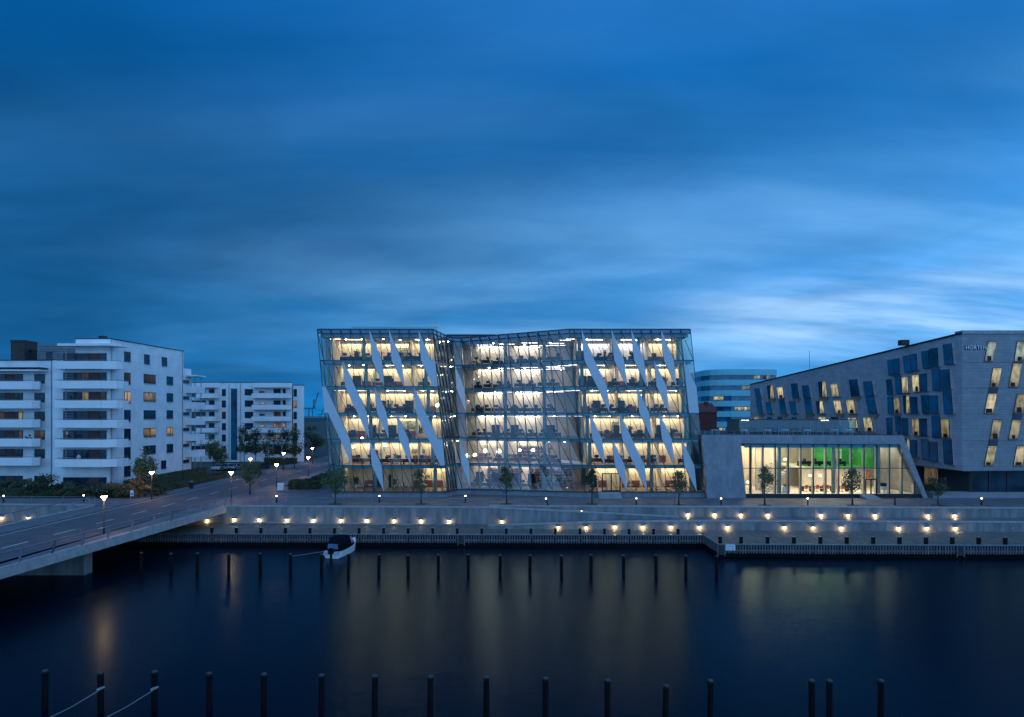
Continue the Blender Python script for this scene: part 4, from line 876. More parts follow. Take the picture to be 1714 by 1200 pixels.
wins = [(Z4,)+q for q in [(250,290,240,258,297,342,0),(290,330,232,296,333,335,0),(350,398,213,362,409,322,0),(399,443,202,410,448,312,0),(470,521,182,482,529,297,0),(522,578,165,530,585,288,0),(612,670,138,622,683,270,0),
 (242,280,367,248,290,468,0),(298,338,345,306,345,462,0),(343,385,350,350,390,458,1),(410,456,338,418,463,450,1),(460,508,330,468,512,445,0),(537,592,298,545,603,440,0),(597,655,303,607,665,432,0),
 (250,288,480,255,292,592,0),(293,330,487,298,335,590,1),(352,394,470,358,400,590,2),(398,445,480,408,450,592,0),(468,520,470,478,527,592,0),(523,578,472,532,585,590,0),(610,668,440,620,680,592,0),
 (243,283,615,248,285,725,0),(300,339,602,305,343,722,0),(343,385,618,350,390,728,0),(410,456,620,418,463,735,1),(460,508,620,468,512,737,0),(537,592,602,542,600,748,0),(597,653,622,607,660,750,1),
 (360,396,750,368,400,850,2),(398,445,760,405,448,872,0),(468,520,755,475,527,888,0),(523,578,770,530,583,900,0),(610,670,758,620,680,918,0),
 (0,55,368,15,73,477,0),(92,150,380,105,165,475,0),(108,165,480,130,188,592,0),(-20,35,500,-5,48,590,1),(92,148,613,105,162,710,1),(-10,50,614,8,70,705,1)]]
wins += [(Z3,)+q for q in [(418,455,400,432,468,470,0),(430,465,478,447,482,570,0),(505,545,378,515,558,470,2),(493,530,490,508,545,572,0),(568,610,390,582,622,468,1),(582,622,472,598,640,570,0),(665,710,367,678,724,467,0),(653,695,487,668,708,570,0),
 (740,785,380,752,800,465,0),(755,800,470,768,815,570,0),(848,900,353,860,915,460,2),(833,880,483,845,895,570,2),(930,980,368,945,995,457,1),(950,1000,480,970,1018,570,1),(1055,1110,340,1075,1130,455,0),(1037,1092,475,1055,1107,572,1),
 (418,455,588,425,462,640,1),(850,900,590,858,908,660,1),(575,610,590,585,620,640,0),(505,540,590,512,548,640,0),(670,705,590,678,712,640,0),(935,985,590,945,995,650,0)]]
WN = []
for (zf_, x0, x1, y0, x2, x3, y1, lit) in wins:
    ymid = .06*(x1-x0)
    q = [hz(*zf_(x0, y0+ymid*.5)), hz(*zf_(x1, y0-ymid*.5)), hz(*zf_(x3, y1-ymid*.1)), hz(*zf_(x2, y1+ymid*.1))]
    zt_ = (q[0][1]+q[1][1])/2; zb2 = (q[2][1]+q[3][1])/2
    WN.append(([(q[0][0], zt_), (q[1][0], zt_), (q[2][0], zb2), (q[3][0], zb2)], lit))
V_ = Vector((-.997, -.07, 0)); OUT = .34
for P, lit in WN:
    cu = sum(p[0] for p in P)/4; cz = (P[0][1]+P[2][1])/2; zb2 = P[2][1]
    bay = obj('projecting_bay', MB().prism([hp(u, z, .005) for u, z in P], V_*(OUT-.005)), M['stone_side_lit'], HX)
    wn_ = obj('window', MB().prism([hp(u, z, OUT+.002) for u, z in P], V_*.05), M['frame_dark'], HX)
    ins = [(cu+(u-cu)*.91, cz+(z-cz)*.955) for u, z in P]
    obj('pane', MB().prism([hp(u, z, OUT+.055) for u, z in ins], V_*.02), M['lit_office' if lit else 'sky_painted_glass'], wn_)
    if lit == 2: obj('blind', MB().prism([hp(u, z, OUT+.08) for u, z in (ins[0], (cu, ins[0][1]), (cu, ins[2][1]), ins[3])], V_*.01), M['tint_glass'], wn_)
    if lit == 1 and random.random() < .6:
        ua, ub = lerp(ins[3][0], ins[2][0], random.uniform(.1, .4)), lerp(ins[3][0], ins[2][0], random.uniform(.55, .95)); hh = random.uniform(.35, .8)
        obj('furniture', MB().prism([hp(ua, zb2+.1, OUT+.08), hp(ub, zb2+.1, OUT+.08), hp(ub, zb2+.1+hh, OUT+.08), hp(ua, zb2+.1+hh, OUT+.08)], V_*.01), M['desk'], wn_)
    un, uf = P[2][0], P[3][0]                      # near and far end of the lower edge
    below = any(Q is not P and abs(Q[0][1]-zb2) < .8 and min(uf, Q[0][0]) - max(un, Q[1][0]) > .45*(uf-un) for Q, _ in WN)
    if not below and zb2 > 5.2:
        sh = (uf-un)*.42; dz_ = .95
        fb = MB(); fb.add([hp(un, zb2-.005, OUT), hp(uf, zb2-.005, OUT), hp(uf+sh, zb2-dz_, .012), hp(un+sh, zb2-dz_, .012), hp(un, zb2-.005, .006), hp(uf, zb2-.005, .006)], [(0, 1, 2, 3), (0, 3, 4), (1, 5, 2), (4, 3, 2, 5), (0, 4, 5, 1)])
        obj('underside', fb, M['soffit'], bay)
def fwin(x0, x1, y0, x2, x3, y1, mm):
    P = [Z4(x0, y0), Z4(x1, y0), Z4(x3, y1), Z4(x2, y1)]; pts = [(PX(px, 97), 96.97, PZ(py, 97)) for px, py in P]
    c = sum((Vector(p) for p in pts), Vector())/4
    wn_ = obj('window', MB().prism(pts, (0, -.06, 0)), M['frame_dark'], HX)
    ins = [c + (Vector(p)-c)*.93 for p in pts]
    obj('pane', MB().prism([p + Vector((0, -.07, 0)) for p in ins], (0, -.01, 0)), M[mm], wn_)
    if mm != 'tint_glass':
        lo_, hi_ = ins[3].lerp(ins[2], random.uniform(.1, .4)), ins[3].lerp(ins[2], random.uniform(.6, .9)); obj('furniture', MB().box(lo_.x, hi_.x, lo_.y-.095, lo_.y-.085, lo_.z+.05, lo_.z+random.uniform(.4, .9)), M['desk'], wn_)
for q in [(888,945,120,863,920,255,'lit_office_pale'),(920,978,290,898,955,423,'lit_office'),(898,953,425,888,948,455,'tint_glass'),(888,946,457,862,920,592,'lit_office'),(920,978,627,898,955,760,'lit_office'),(896,953,762,890,948,793,'tint_glass'),(888,946,795,862,920,930,'lit_office'),
          (1077,1140,120,1055,1115,255,'lit_office_pale'),(1050,1110,260,1018,1080,423,'lit_office'),(1077,1138,460,1050,1112,590,'lit_office'),(1050,1110,593,1046,1107,624,'tint_glass'),(1045,1106,626,1018,1078,760,'lit_office'),(1075,1137,797,1050,1110,930,'lit_office')]: fwin(*q)
def lettering(name, off, y, mm, ext):
    fc = bpy.data.curves.new(name, 'FONT'); fc.body = 'HORTEN'; fc.size = .86; fc.extrude = ext; fc.space_character = 1.12; fc.offset = off
    fo = bpy.data.objects.new('sign_source', fc); COL.objects.link(fo)
    me = bpy.data.meshes.new_from_object(fo.evaluated_get(bpy.context.evaluated_depsgraph_get())); bpy.data.objects.remove(fo)
    o = bpy.data.objects.new(name, me); COL.objects.link(o); o.parent = HX; me.materials.clear(); me.materials.append(M[mm])
    o.location = Vector((PX(1616, 96.9), y, PZ(585, 96.9))) - Vector((64, 97, 0)); o.rotation_euler = (rad(90), 0, 0); o.scale = (.80, 1, 1)
lettering('lettering_outline', .05, 96.93, 'dark_metal', .03); lettering('sign_lettering', .0, 96.88, 'sign_white', .03)
obj('roof_vent', MB().box(61.6, 62.9, 108, 109, 22.9, 23.75), M['dark_metal'], HX)
obj('antenna', MB().tube([(61, 140, 21), (61, 140, 25)], .04, 4), M['dark_metal'], HX)

# ================================================================ PALE BANDED OFFICE BEHIND
CB = thing('banded_office_building', 'distant office building of pale blue bands and wavy ribbon windows', 'building', (82, 245, 0))
YC = 242.0; zc0 = PZ(618, YC); st = 3.72
def cpx(px): return PX(px, YC)
outline = [(cpx(1185), YC+9), (cpx(1187), YC+5.5), (cpx(1192), YC+3), (cpx(1201), YC+1.2), (cpx(1212), YC+.3), (cpx(1224), YC), (cpx(1262), YC), (cpx(1303), YC+2), (cpx(1303)+8, YC+30), (cpx(1185), YC+30)]
for k in range(8):
    zt_ = zc0 - k*st
    obj('pale_band', MB().prism([(x, y-.4, zt_-2.0) for x, y in outline], (0, 0, 2.0)), M['pale_band'], CB)
    rb = obj('ribbon_window', MB().prism([(x, y, zt_-st) for x, y in outline], (0, 0, st-2.0)), M['sky_painted_glass'], CB)
    for (a, b) in [(1262, 1300)] if k == 0 else [(1236+6*(k % 3), 1256)] if k in (1,) else [(1196, 1212)] if k == 2 else [(1225, 1256)] if k == 3 else [(1205, 1250)] if k == 5 else []:
        n = max(1, (b-a)//5)
        for j in range(n):
            x0, x1 = cpx(a+(b-a)*j/n), cpx(a+(b-a)*(j+.8)/n); y = YC - .06 if a >= 1215 else YC+.3
            if random.random() < .8: obj('lit_pane', MB().box(x0, x1, y-.08, y+.5, zt_-st+.25, zt_-2.2), M['lit_office' if k > 1 else 'lit_office_pale'], rb)
t = thing('red_brick_house', 'dark red brick house beyond the glass building', 'house', (PX(1176, 150), 150, 0)); xh = PX(1177, 150)
obj('wall', MB().box(xh-3, xh+3, 150, 158, 0, PZ(690, 150)), M['red_brick'], t); obj('roof', MB().prism([(xh-3.2, 149.8, PZ(690, 150)), (xh+3.2, 149.8, PZ(690, 150)), (xh+3.2, 154, PZ(675, 150)), (xh-3.2, 154, PZ(675, 150))], (0, .3, .1)), M['red_brick'], t); obj('chimney', MB().box(xh+1.2, xh+2, 153, 153.8, 13, PZ(672, 153)), M['red_brick'], t)
# port cranes far away
def crane(px, Y, s, label):
    x = PX(px, Y); t = thing('port_crane', label, 'crane', (x, Y, 0))
    for a in (-8, 8): obj('leg', MB().bar((x+a*s, Y, 0), (x+a*.6*s, Y, 42*s), 2.2*s, 2.2*s), M['crane'], t)
    obj('boom', MB().bar((x-26*s, Y, 40*s), (x+16*s, Y, 42*s), 3*s, 3.2*s), M['crane'], t); obj('jib', MB().bar((x+10*s, Y, 40*s), (x+24*s, Y, 92*s), 2.6*s, 2.6*s), M['crane'], t)
    obj('mast', MB().bar((x+8*s, Y, 40*s), (x+9*s, Y, 70*s), 2*s, 2*s), M['crane'], t); obj('red_cab', MB().bar((x+11*s, Y-1, 58*s), (x+13.5*s, Y-1, 70*s), 2*s, 2*s), M['red'], t)
crane(520, 1350, .62, 'tall harbour crane with raised jib on the far shore'); crane(536, 1380, .32, 'small harbour crane near the glass building on the far shore')
t = thing('harbour_shed', 'long pale shed on the far shore between apartments and glass building', 'shed', (-390, 1300, 0)); obj('wall', MB().box(PX(500, 1300), PX(560, 1300), 1300, 1330, 0, 7), M['crane'], t); obj('roof', MB().box(PX(500, 1300), PX(560, 1300), 1299, 1331, 7, 8.5), M['rail'], t)
t = thing('garden_wall', 'pale horizontal boarded wall behind the far street tree', 'wall', (PX(525, 200), 200, 0))
for k in range(9): obj('board', MB().box(PX(505, 200), PX(560, 200), 200, 200.2, -.1+k*.62, -.1+k*.62+.58), M['grey_louvre'], t)
# ================================================================ WHITE APARTMENT BLOCKS
ZB = [18.6 - 2.88*k for k in range(6)]
def q5(x): return x/4.285
def parapet(parent, pts, z0, h, rail=True, name='balcony', lowseg=None):
    g = MB()
    for a, b in zip(pts, pts[1:]): g.bar((a[0], a[1], z0+h/2), (b[0], b[1], z0+h/2), .14, h, (0, 0, 1))
    o = obj(name, g, M['white_render'], parent)
    poly = pts + [(pts[-1][0], max(p[1] for p in pts)), (pts[0][0], max(p[1] for p in pts))]
    obj('balcony_floor', MB().prism([(x, y+.05, z0+.02) for x, y in poly], (0, 0, .2)), M['white_render'], o)
    if rail: obj('rail', MB().tube([(x, y, z0+h+.14) for x, y in pts], .03, 5), M['rail'], o)
    return o
def glz(parent, x0, x1, Y, z0, z1, mm, n=1, name='window'):
    w_ = obj(name, MB().box(x0, x1, Y-.08, Y+.02, z0, z1), M['frame_dark'], parent)
    for k in range(n):
        a, b = lerp(x0, x1, k/n)+.05, lerp(x0, x1, (k+1)/n)-.05
        obj('pane', MB().box(a, b, Y-.11, Y-.085, z0+.06, z1-.06), M[mm] if not isinstance(mm, list) else M[mm[k]], w_)
    return w_
# ---- near block (corner block with wrapped balconies)
A2 = thing('apartment_block', 'white corner apartment block with wrapped balconies beside the road', 'building', (-62, 108, 0))
SX = lambda Y: -60.1 + (Y-102)*.07
obj('wall', MB().hexa([(-65.2, 102, 0), (SX(102), 102, 0), (SX(122), 122, 0), (-65.2, 122, 0)], [(-65.2, 102, 23.2), (SX(102), 102, 23.2), (SX(122), 122, 23.2), (-65.2, 122, 23.2)]), M['render_joint'], A2)
obj('wall', MB().box(-68.6, -65.21, 102.03, 121, 0, 20.0), M['render_joint_front'], A2)
obj('wall', MB().hexa([(-66, 122, 0), (SX(122)-.02, 122, 0), (SX(124.6)-.02, 124.6, 0), (-66, 124.6, 0)], [(-66, 122, 20.2), (SX(122)-.02, 122, 20.2), (SX(124.6)-.02, 124.6, 20.2), (-66, 124.6, 20.2)]), M['white_render'], A2)
obj('roof_trim', MB().hexa([(-65.3, 101.9, 23.2), (SX(102)+.1, 101.9, 23.2), (SX(122)+.1, 122.1, 23.2), (-65.3, 122.1, 23.2)], [(-65.3, 101.9, 23.32), (SX(102)+.1, 101.9, 23.32), (SX(122)+.1, 122.1, 23.32), (-65.3, 122.1, 23.32)]), M['dark_metal'], A2)
obj('canopy', MB().prism([(PX(94, 100), 102, 22.0), (PX(94, 100), 100.2, 22.0), (PX(182, 100), 99.9, 22.0), (PX(201, 101), 101.3, 22.0), (PX(201, 101), 103.5, 22.0)], (0, 0, .35)), M['white_render'], A2)
obj('chimney', MB().box(PX(165, 110), PX(174, 110), 110, 111, 23.3, PZ(562, 110)), M['dark_metal'], A2)
def bx2(a): return PX(q5(a), 102)
lit2 = {1: ('lit_dim', 'tint_glass'), 2: ('lit_curtain', 'lit_dim'), 3: ('tint_glass', 'tint_glass'), 4: ('tint_glass', 'tint_glass'), 5: ('tint_glass', 'tint_glass')}
for k in range(7):
    zf = (ZB[k]+.22) if k < 6 else .3; zt_ = zf + 2.25
    l1, l2 = lit2.get(k, ('tint_glass', 'tint_glass'))
    glz(A2, bx2(455), bx2(538), 102, zf, zt_, 'tint_glass', 1)
    for j in range(5 if 0 < k < 6 else 0): obj('louvre', MB().box(bx2(460), bx2(533), 101.82, 101.88, zf+.25+j*.4, zf+.33+j*.4), M['grey_louvre'], A2)
    glz(A2, bx2(540), bx2(640), 102, zf, zt_, ['tint_glass', l1], 2)
    obj('brown_door_panel', MB().box(bx2(642), bx2(714), 101.9, 102, zf, zt_), M['brown_panel'], A2)
    glz(A2, bx2(716), bx2(765), 102, zf, zt_, l2, 1)
    if k < 6:
        xl_, xr_ = PX(91, 100.2), PX(203, 101.5)
        pts = [(xl_, 102), (xl_, 100.3), (xr_-2.0, 100.0), (xr_-.3, 100.9), (xr_, 101.8), (xr_, 103.3)]
        parapet(A2, pts, ZB[k], 1.15)
        obj('balcony_post', MB().tube([(PX(109, 100.5), 100.7, ZB[k]+1.1), (PX(109, 100.5), 100.7, ZB[k]+3.0)], .06, 6), M['rail'], A2)
obj('lit_window', MB().box(bx2(477), bx2(490), 101.84, 101.9, ZB[4]+1.3, ZB[4]+2.3), M['lit_warm'], A2)
def sidewin(px0, px1, py0, py1, mm, n=2):
    Y0, Y1 = (-67.24/(((p-CX)/F) - .07) for p in (px0, px1)); Ym = (Y0+Y1)/2; z1, z0 = PZ(py0, Ym), PZ(py1, Ym)
    sh = .0 if Y1 < 122 else -.02
    w_ = obj('window', MB().hexa([(SX(Y0)-.02, Y0, z0), (SX(Y0)+.06, Y0, z0), (SX(Y1)+.06, Y1, z0), (SX(Y1)-.02, Y1, z0)], [(SX(Y0)-.02, Y0, z1), (SX(Y0)+.06, Y0, z1), (SX(Y1)+.06, Y1, z1), (SX(Y1)-.02, Y1, z1)]), M['frame_dark'], A2)
    for k in range(n):
        a, b = lerp(Y0, Y1, k/n)+.06, lerp(Y0, Y1, (k+1)/n)-.06
        obj('pane', MB().hexa([(SX(a)+.05, a, z0+.08), (SX(a)+.085, a, z0+.08), (SX(b)+.085, b, z0+.08), (SX(b)+.05, b, z0+.08)], [(SX(a)+.05, a, z1-.08), (SX(a)+.085, a, z1-.08), (SX(b)+.085, b, z1-.08), (SX(b)+.05, b, z1-.08)]), M[mm], w_)
    obj('sill', MB().hexa([(SX(Y0), Y0, z0-.1), (SX(Y0)+.14, Y0, z0-.1), (SX(Y1)+.14, Y1, z0-.1), (SX(Y1), Y1, z0-.1)], [(SX(Y0), Y0, z0-.02), (SX(Y0)+.14, Y0, z0-.02), (SX(Y1)+.14, Y1, z0-.02), (SX(Y1), Y1, z0-.02)]), M['concrete_light'], w_)
T, LW, LC, LD = 'tint_glass', 'lit_warm', 'lit_curtain', 'lit_dim'
for x0, x1, rows in [(890, 935, [(165,235,T),(315,398,LD),(448,532,LW),(583,665,T),(717,800,T),(850,935,T),(985,1060,T)]), (1033, 1072, [(185,253,T)]), (1030, 1115, [(328,392,LD),(457,520,LC),(585,647,T),(712,775,LC),(838,900,T)]),
                     (1160, 1197, [(205,268,T)]), (1195, 1240, [(343,403,T),(463,523,T),(585,645,T),(706,765,LW),(827,888,T)]), (1155, 1190, [(945,1005,T)]), (1314, 1355, [(370,390,T),(485,507,T),(600,620,T),(712,732,T),(826,846,LD),(940,962,T)])]:
    for y0, y1, mm in rows: sidewin(q5(x0), q5(x1), 550+q5(y0), 550+q5(y1), mm, 1 if x0 > 1300 else 2)
for k in range(1, 6):
    parapet(A2, [(SX(123)-.1, 122.9), (-56.9, 122.9), (-56.8, 126.2), (SX(124)-.3, 126.2)], ZB[k]+.1, 1.2, rail=False)
    glz(A2, SX(124)-2.2, SX(124)-.5, 124.68, ZB[k]+.3, ZB[k]+2.4, 'tint_glass', 1)
obj('canopy', MB().box(SX(124)-.2, -56.6, 122.7, 126.3, ZB[0]+.2, ZB[0]+.45), M['white_render'], A2)
for (x, y) in ((-57.3, 123.4), (-57.3, 125.8)): obj('balcony_post', MB().tube([(x, y, 0), (x, y, ZB[0]+.2)], .08, 6), M['rail'], A2)
person('person in pale top standing on a balcony of the corner apartment block', PX(131, 100.8), 100.9, ZB[5]+.22, .5, 'cloth_light', .98)
# ---- block at the picture edge
A1 = thing('apartment_block', 'white apartment block with straight balconies at the picture edge', 'building', (-78, 112, 0))
xe = PX(89, 105)
obj('wall', MB().box(-100, xe, 105, 120, 0, 20.2), M['render_joint_front'], A1); obj('roof_trim', MB().box(-100.1, xe+.1, 104.9, 120.1, 20.2, 20.32), M['dark_metal'], A1)
obj('thin_canopy', MB().box(PX(-120, 103), PX(66, 103), 103, 105, 18.5, 18.7), M['white_render'], A1); obj('thin_canopy', MB().box(PX(-120, 103), PX(66, 103), 103, 105, 18.95, 19.05), M['dark_metal'], A1)
def bx1(a): return PX(q5(a), 105)
for k in range(1, 7):
    zf = (ZB[k]+.22) if k < 6 else .3; zt_ = zf + 2.2
    glz(A1, bx1(-260), bx1(-120), 105, zf, zt_, T, 2); glz(A1, bx1(-110), bx1(44), 105, zf, zt_, [T, T, LD if k == 3 else T], 3)
    obj('brown_door_panel', MB().box(bx1(46), bx1(104), 104.9, 105, zf, zt_), M['brown_panel'], A1)
    glz(A1, bx1(106), bx1(165), 105, zf, zt_, [T, LC if k == 3 else (LD if k == 4 else T)], 2)
    glz(A1, bx1(248), bx1(322), 105, zf+.75, zt_, LD if k == 4 else T, 2)
    if k < 6: parapet(A1, [(PX(-130, 103), 103.0), (PX(54, 103), 103.0), (PX(67, 103.8), 103.7), (PX(68, 104.9), 104.95)], ZB[k], 1.2)
obj('chimney', MB().box(PX(18, 110), PX(41, 110), 110, 113, 20.3, PZ(573, 110)), M['chimney'], A1); obj('chimney_cap', MB().box(PX(17.6, 110), PX(41.4, 110), 109.9, 113.1, PZ(573, 110), PZ(569, 110)), M['chimney'], A1)
obj('roof_beam', MB().box(PX(41, 110), PX(66, 110), 111, 111.5, PZ(587, 110), PZ(584, 110)), M['dark_metal'], A1)
PH = obj('penthouse', MB().box(PX(63, 108), -65.3, 108, 116, 20.0, PZ(577, 108)), M['grey_louvre'], A1)
for k in range(7): obj('louvre', MB().box(PX(63, 108), -65.35, 107.88, 108, 20.7+k*.4, 20.88+k*.4), M['grey_louvre'], PH)
obj('penthouse_door', MB().box(PX(78, 108), PX(88, 108), 107.85, 108, 20.1, 21.9), M['tint_glass'], PH)
# ---- far block
B1 = thing('apartment_block', 'far white apartment block with glazed stair strip behind the street trees', 'building', (-66, 178, 0))
YB = 173.0; Zb = [16.1 - 2.88*k for k in range(6)]
def zx(a): return PX(280 + a/5.219, YB)
obj('wall', MB().hexa([(zx(215), YB, 0), (zx(1090), YB, 0), (-61.5, 188, 0), (zx(215), 188, 0)], [(zx(215), YB, 20.05), (zx(1090), YB, 20.05), (-61.5, 188, 20.05), (zx(215), 188, 20.05)]), M['render_joint_front'], B1); obj('wall', MB().hexa([(zx(1090)+.01, YB+.8, 0), (zx(1186), YB+.8, 0), (-57.9, 187, 0), (-62, 187, 0)], [(zx(1090)+.01, YB+.8, 19.4), (zx(1186), YB+.8, 19.4), (-57.9, 187, 19.4), (-62, 187, 19.4)]), M['white_render'], B1)
obj('roof_trim', MB().prism([(zx(215), YB-.1, 20.05), (zx(1091), YB-.1, 20.05), (-61.4, 188.1, 20.05), (zx(215), 188.1, 20.05)], (0, 0, .15)), M['dark_metal'], B1); obj('roof_trim', MB().prism([(zx(1092), YB+.7, 19.4), (zx(1188), YB+.7, 19.4), (-57.8, 187.1, 19.4), (-61.3, 187.1, 19.4)], (0, 0, .15)), M['dark_metal'], B1)
for x0, x1 in ((755, 1085), (270, 450)): obj('canopy', MB().prism([(zx(x0), YB, 18.75), (zx(x0)+.8, YB-2.2, 18.75), (zx(x1)-.8, YB-2.4, 18.75), (zx(x1), YB, 18.75)], (0, 0, 1.1)), M['white_render'], B1)
ss = obj('stair_strip', MB().box(zx(557), zx(610), YB-.1, YB, .5, 18.6), M['frame_dark'], B1)
for k in range(18):
    for j in range(2): a = lerp(zx(557), zx(610), j/2)+.08; obj('pane', MB().box(a, a+(zx(610)-zx(557))/2-.16, YB-.14, YB-.1, .7+k, 1.6+k), M['sky_painted_glass'], ss)
for k in range(6):
    zf = Zb[k] + .25; zt_ = zf + 2.1
    glz(B1, zx(478), zx(512), YB, zf+.3, zt_, LD if k == 2 else T, 2); glz(B1, zx(678), zx(750), YB, zf+.5, zt_, T, 3)
    glz(B1, zx(805), zx(850), YB, zf+1.1, zf+1.6, LW if k in (1, 3, 4) else LD, 1)
    glz(B1, zx(930), zx(990), YB, zf, zt_, LC if k in (3, 4) else (LD if k == 2 else T), 3); glz(B1, zx(1010), zx(1035), YB, zf, zt_, LC if k == 3 else T, 1)
    glz(B1, zx(1095), zx(1124), YB+.8, zf+.2, zt_, LC if k in (1,) else (LD if k in (3, 4) else T), 2)
    glz(B1, zx(365), zx(412), YB, zf+.1, zt_, T, 2); glz(B1, zx(215), zx(335), YB, zf+.1, zt_, T, 4)
    if k < 5:
        parapet(B1, [(zx(757), YB-.1), (zx(765), YB-2.0), (zx(900), YB-2.4), (zx(1045), YB-2.3), (zx(1085), YB-.1)], Zb[k], 1.15)
        parapet(B1, [(zx(275), YB-.1), (zx(285), YB-2.0), (zx(440), YB-2.2), (zx(455), YB-.1)], Zb[k], 1.15)

for x, y, z1, p_ in ((SX(102)+.06, 102.4, 23.1, A2), (SX(121.6)+.06, 121.6, 23.1, A2), (xe-.25, 104.93, 20.1, A1), (zx(540), YB-.07, 19.9, B1), (zx(640), YB-.07, 19.9, B1)):
    obj('downpipe', MB().tube([(x, y, 0), (x, y, z1)], .06, 6), M['steel'], p_)
# ================================================================ TREES, HEDGES
def leafcloud(mb, c, rx, ry, rz, n, size, clumps=14, taper=0.0, rnd=random):
    cl = []
    for _ in range(clumps):
        while True:
            p = Vector((rnd.uniform(-1, 1), rnd.uniform(-1, 1), rnd.uniform(-1, 1)))
            if p.length < 1: break
        f = 1 - taper * (p.z + 1) / 2
        cl.append((Vector((p.x*rx*f*.88, p.y*ry*f*.88, p.z*rz*.9)), rnd.uniform(.13, .36)))
    for _ in range(n):
        q, r = rnd.choice(cl); g = Vector((rnd.gauss(0, 1), rnd.gauss(0, 1), rnd.gauss(0, 1))) * r * .62
        p = Vector(c) + q + Vector((g.x*rx, g.y*ry, g.z*rz*.8))
        a = Vector((rnd.uniform(-1, 1), rnd.uniform(-1, 1), rnd.uniform(-1, 1))).normalized(); b = a.orthogonal().normalized()
        s = size * rnd.uniform(.6, 1.3)
        mb.add([p - a*s, p + b*s*.5, p + a*s, p - b*s*.5], [(0, 1, 2, 3)])
def mk_tree(h, cb, rx, leaf, n=1500, taper=.5, size=.16, bare=0.0, seed=1):
    rnd = random.Random(seed); t = thing('tree', 'x', 'tree')
    tr = MB().tube([(0, 0, 0), (.02, .01, cb*.6), (0, .03, cb), (.05, 0, (cb+h)/2), (.02, 0, h*.93)], [.10+.006*h, .085, .075, .05, .015], 7)
    for k in range(16):
        k *= .66; z0 = lerp(cb*.8, h*.8, k/10); an = k*3.7 + rnd.uniform(-.3, .3); l = rx*rnd.uniform(.6, .95)*(1-.45*taper*k/10)
        tr.tube([(0, 0, z0), (math.cos(an)*l*.5, math.sin(an)*l*.5, z0+l*.45), (math.cos(an)*l, math.sin(an)*l, z0+l*.8)], [.035, .022, .008], 5)
    obj('trunk', tr, M['bark'], t, smooth=True)
    cr = MB(); leafcloud(cr, (0, 0, (cb+h)/2+.1), rx, rx, (h-cb)/2, n, size, 30, taper, rnd); obj('crown', cr, M[leaf], t); return t
TP = [mk_tree(5.0, 1.45, 2.05, 'leaf', 1500, .25, .14, seed=3), mk_tree(5.1, 1.5, 1.5, 'leaf', 1100, .75, .13, seed=5), mk_tree(5.0, 1.5, 1.5, 'leaf', 850, .6, .13, seed=8), mk_tree(9.5, 2.2, 2.4, 'leaf_dark', 1700, .45, .19, seed=11), mk_tree(8, 1.5, 2.3, 'leaf', 2000, .5, .2, seed=14), mk_tree(13, 3.0, 5.0, 'leaf_dark', 2600, .2, .30, seed=17)]
names = ['round dark-leaved small tree at the road corner of the glass building', 'slim small tree before the road-side wing of the glass building', 'slim small tree before the middle of the glass building', 'slim small tree beside the inner corner of the annex-side glass wing', 'sparse small tree before the annex-side glass wing', 'conical small tree before the annex stair', 'small tree beside the annex glass door', 'small round tree before the slanted stone end of the annex']
for i, (px, tp, sc) in enumerate(zip((561, 705, 848, 991, 1136, 1280, 1427, 1570), (0, 2, 1, 1, 2, 1, 2, 0), (1.0, .98, 1.05, 1.0, .95, 1.08, 1.0, .78))):
    Y = YG(843.5 if i < 4 else 845.5); x = PX(px, Y)
    dup(TP[tp], (x, Y, 0), i*1.3, names[i], 'small trees along the promenade', sc)
    g = MB().lathe([(.85, .0), (.85, .02)], 20, (x, Y, .006)); obj('tree_pit', g, M['ground'], label=f'{nth(i)} round earth tree pit from the bridge on the promenade', cat='tree pit', group='tree pits on the promenade')
dup(TP[0], (PX(418, 102), 102, 0), .5, 'round small tree between the road and the promenade railing', None, 1.05)
st_l = ['first street tree before the far apartments, nearest the parked cars', 'second street tree, half hiding the parked cars', 'third street tree before the far block, next to its stair strip', 'fourth street tree before the far block', 'fifth street tree before the far block', 'sixth street tree before the far block', 'last street tree at the far block corner']
for i, (px, Y, tp, sc) in enumerate(((357, 146, 4, .95), (370, 140, 4, .8), (409, 158, 3, 1.0), (428, 160, 3, .92), (451, 150, 3, .92), (474, 152, 3, .95), (493, 152, 3, .95))): dup(TP[tp], (PX(px, Y), Y, -.1), i, st_l[i], 'street trees before the far apartments', sc)
dup(TP[4], (PX(243, 99.5), 99.5, 0), 2.1, 'loose tree before the side wall of the corner apartment block', None, .88)
dup(TP[5], (PX(523, 185), 185, -.1), .4, 'tall dark tree between the far apartments and the glass building', None, .72)
def shrub(px, Y, rx, h, leaf, label, n=900):
    x = PX(px, Y); t = thing('shrub', label, 'shrub', (x, Y, 0), group='shrubs below the white apartments')
    st_ = MB()
    for k in range(6): a = k*1.05; st_.tube([(x, Y, 0), (x+math.cos(a)*rx*.5, Y+math.sin(a)*rx*.5, h*.6)], [.04, .01], 4)
    obj('stems', st_, M['bark'], t)
    f = MB(); leafcloud(f, (x, Y, h*.52), rx, rx*.9, h*.5, n, .17, 12, .15); obj('foliage', f, M[leaf], t)
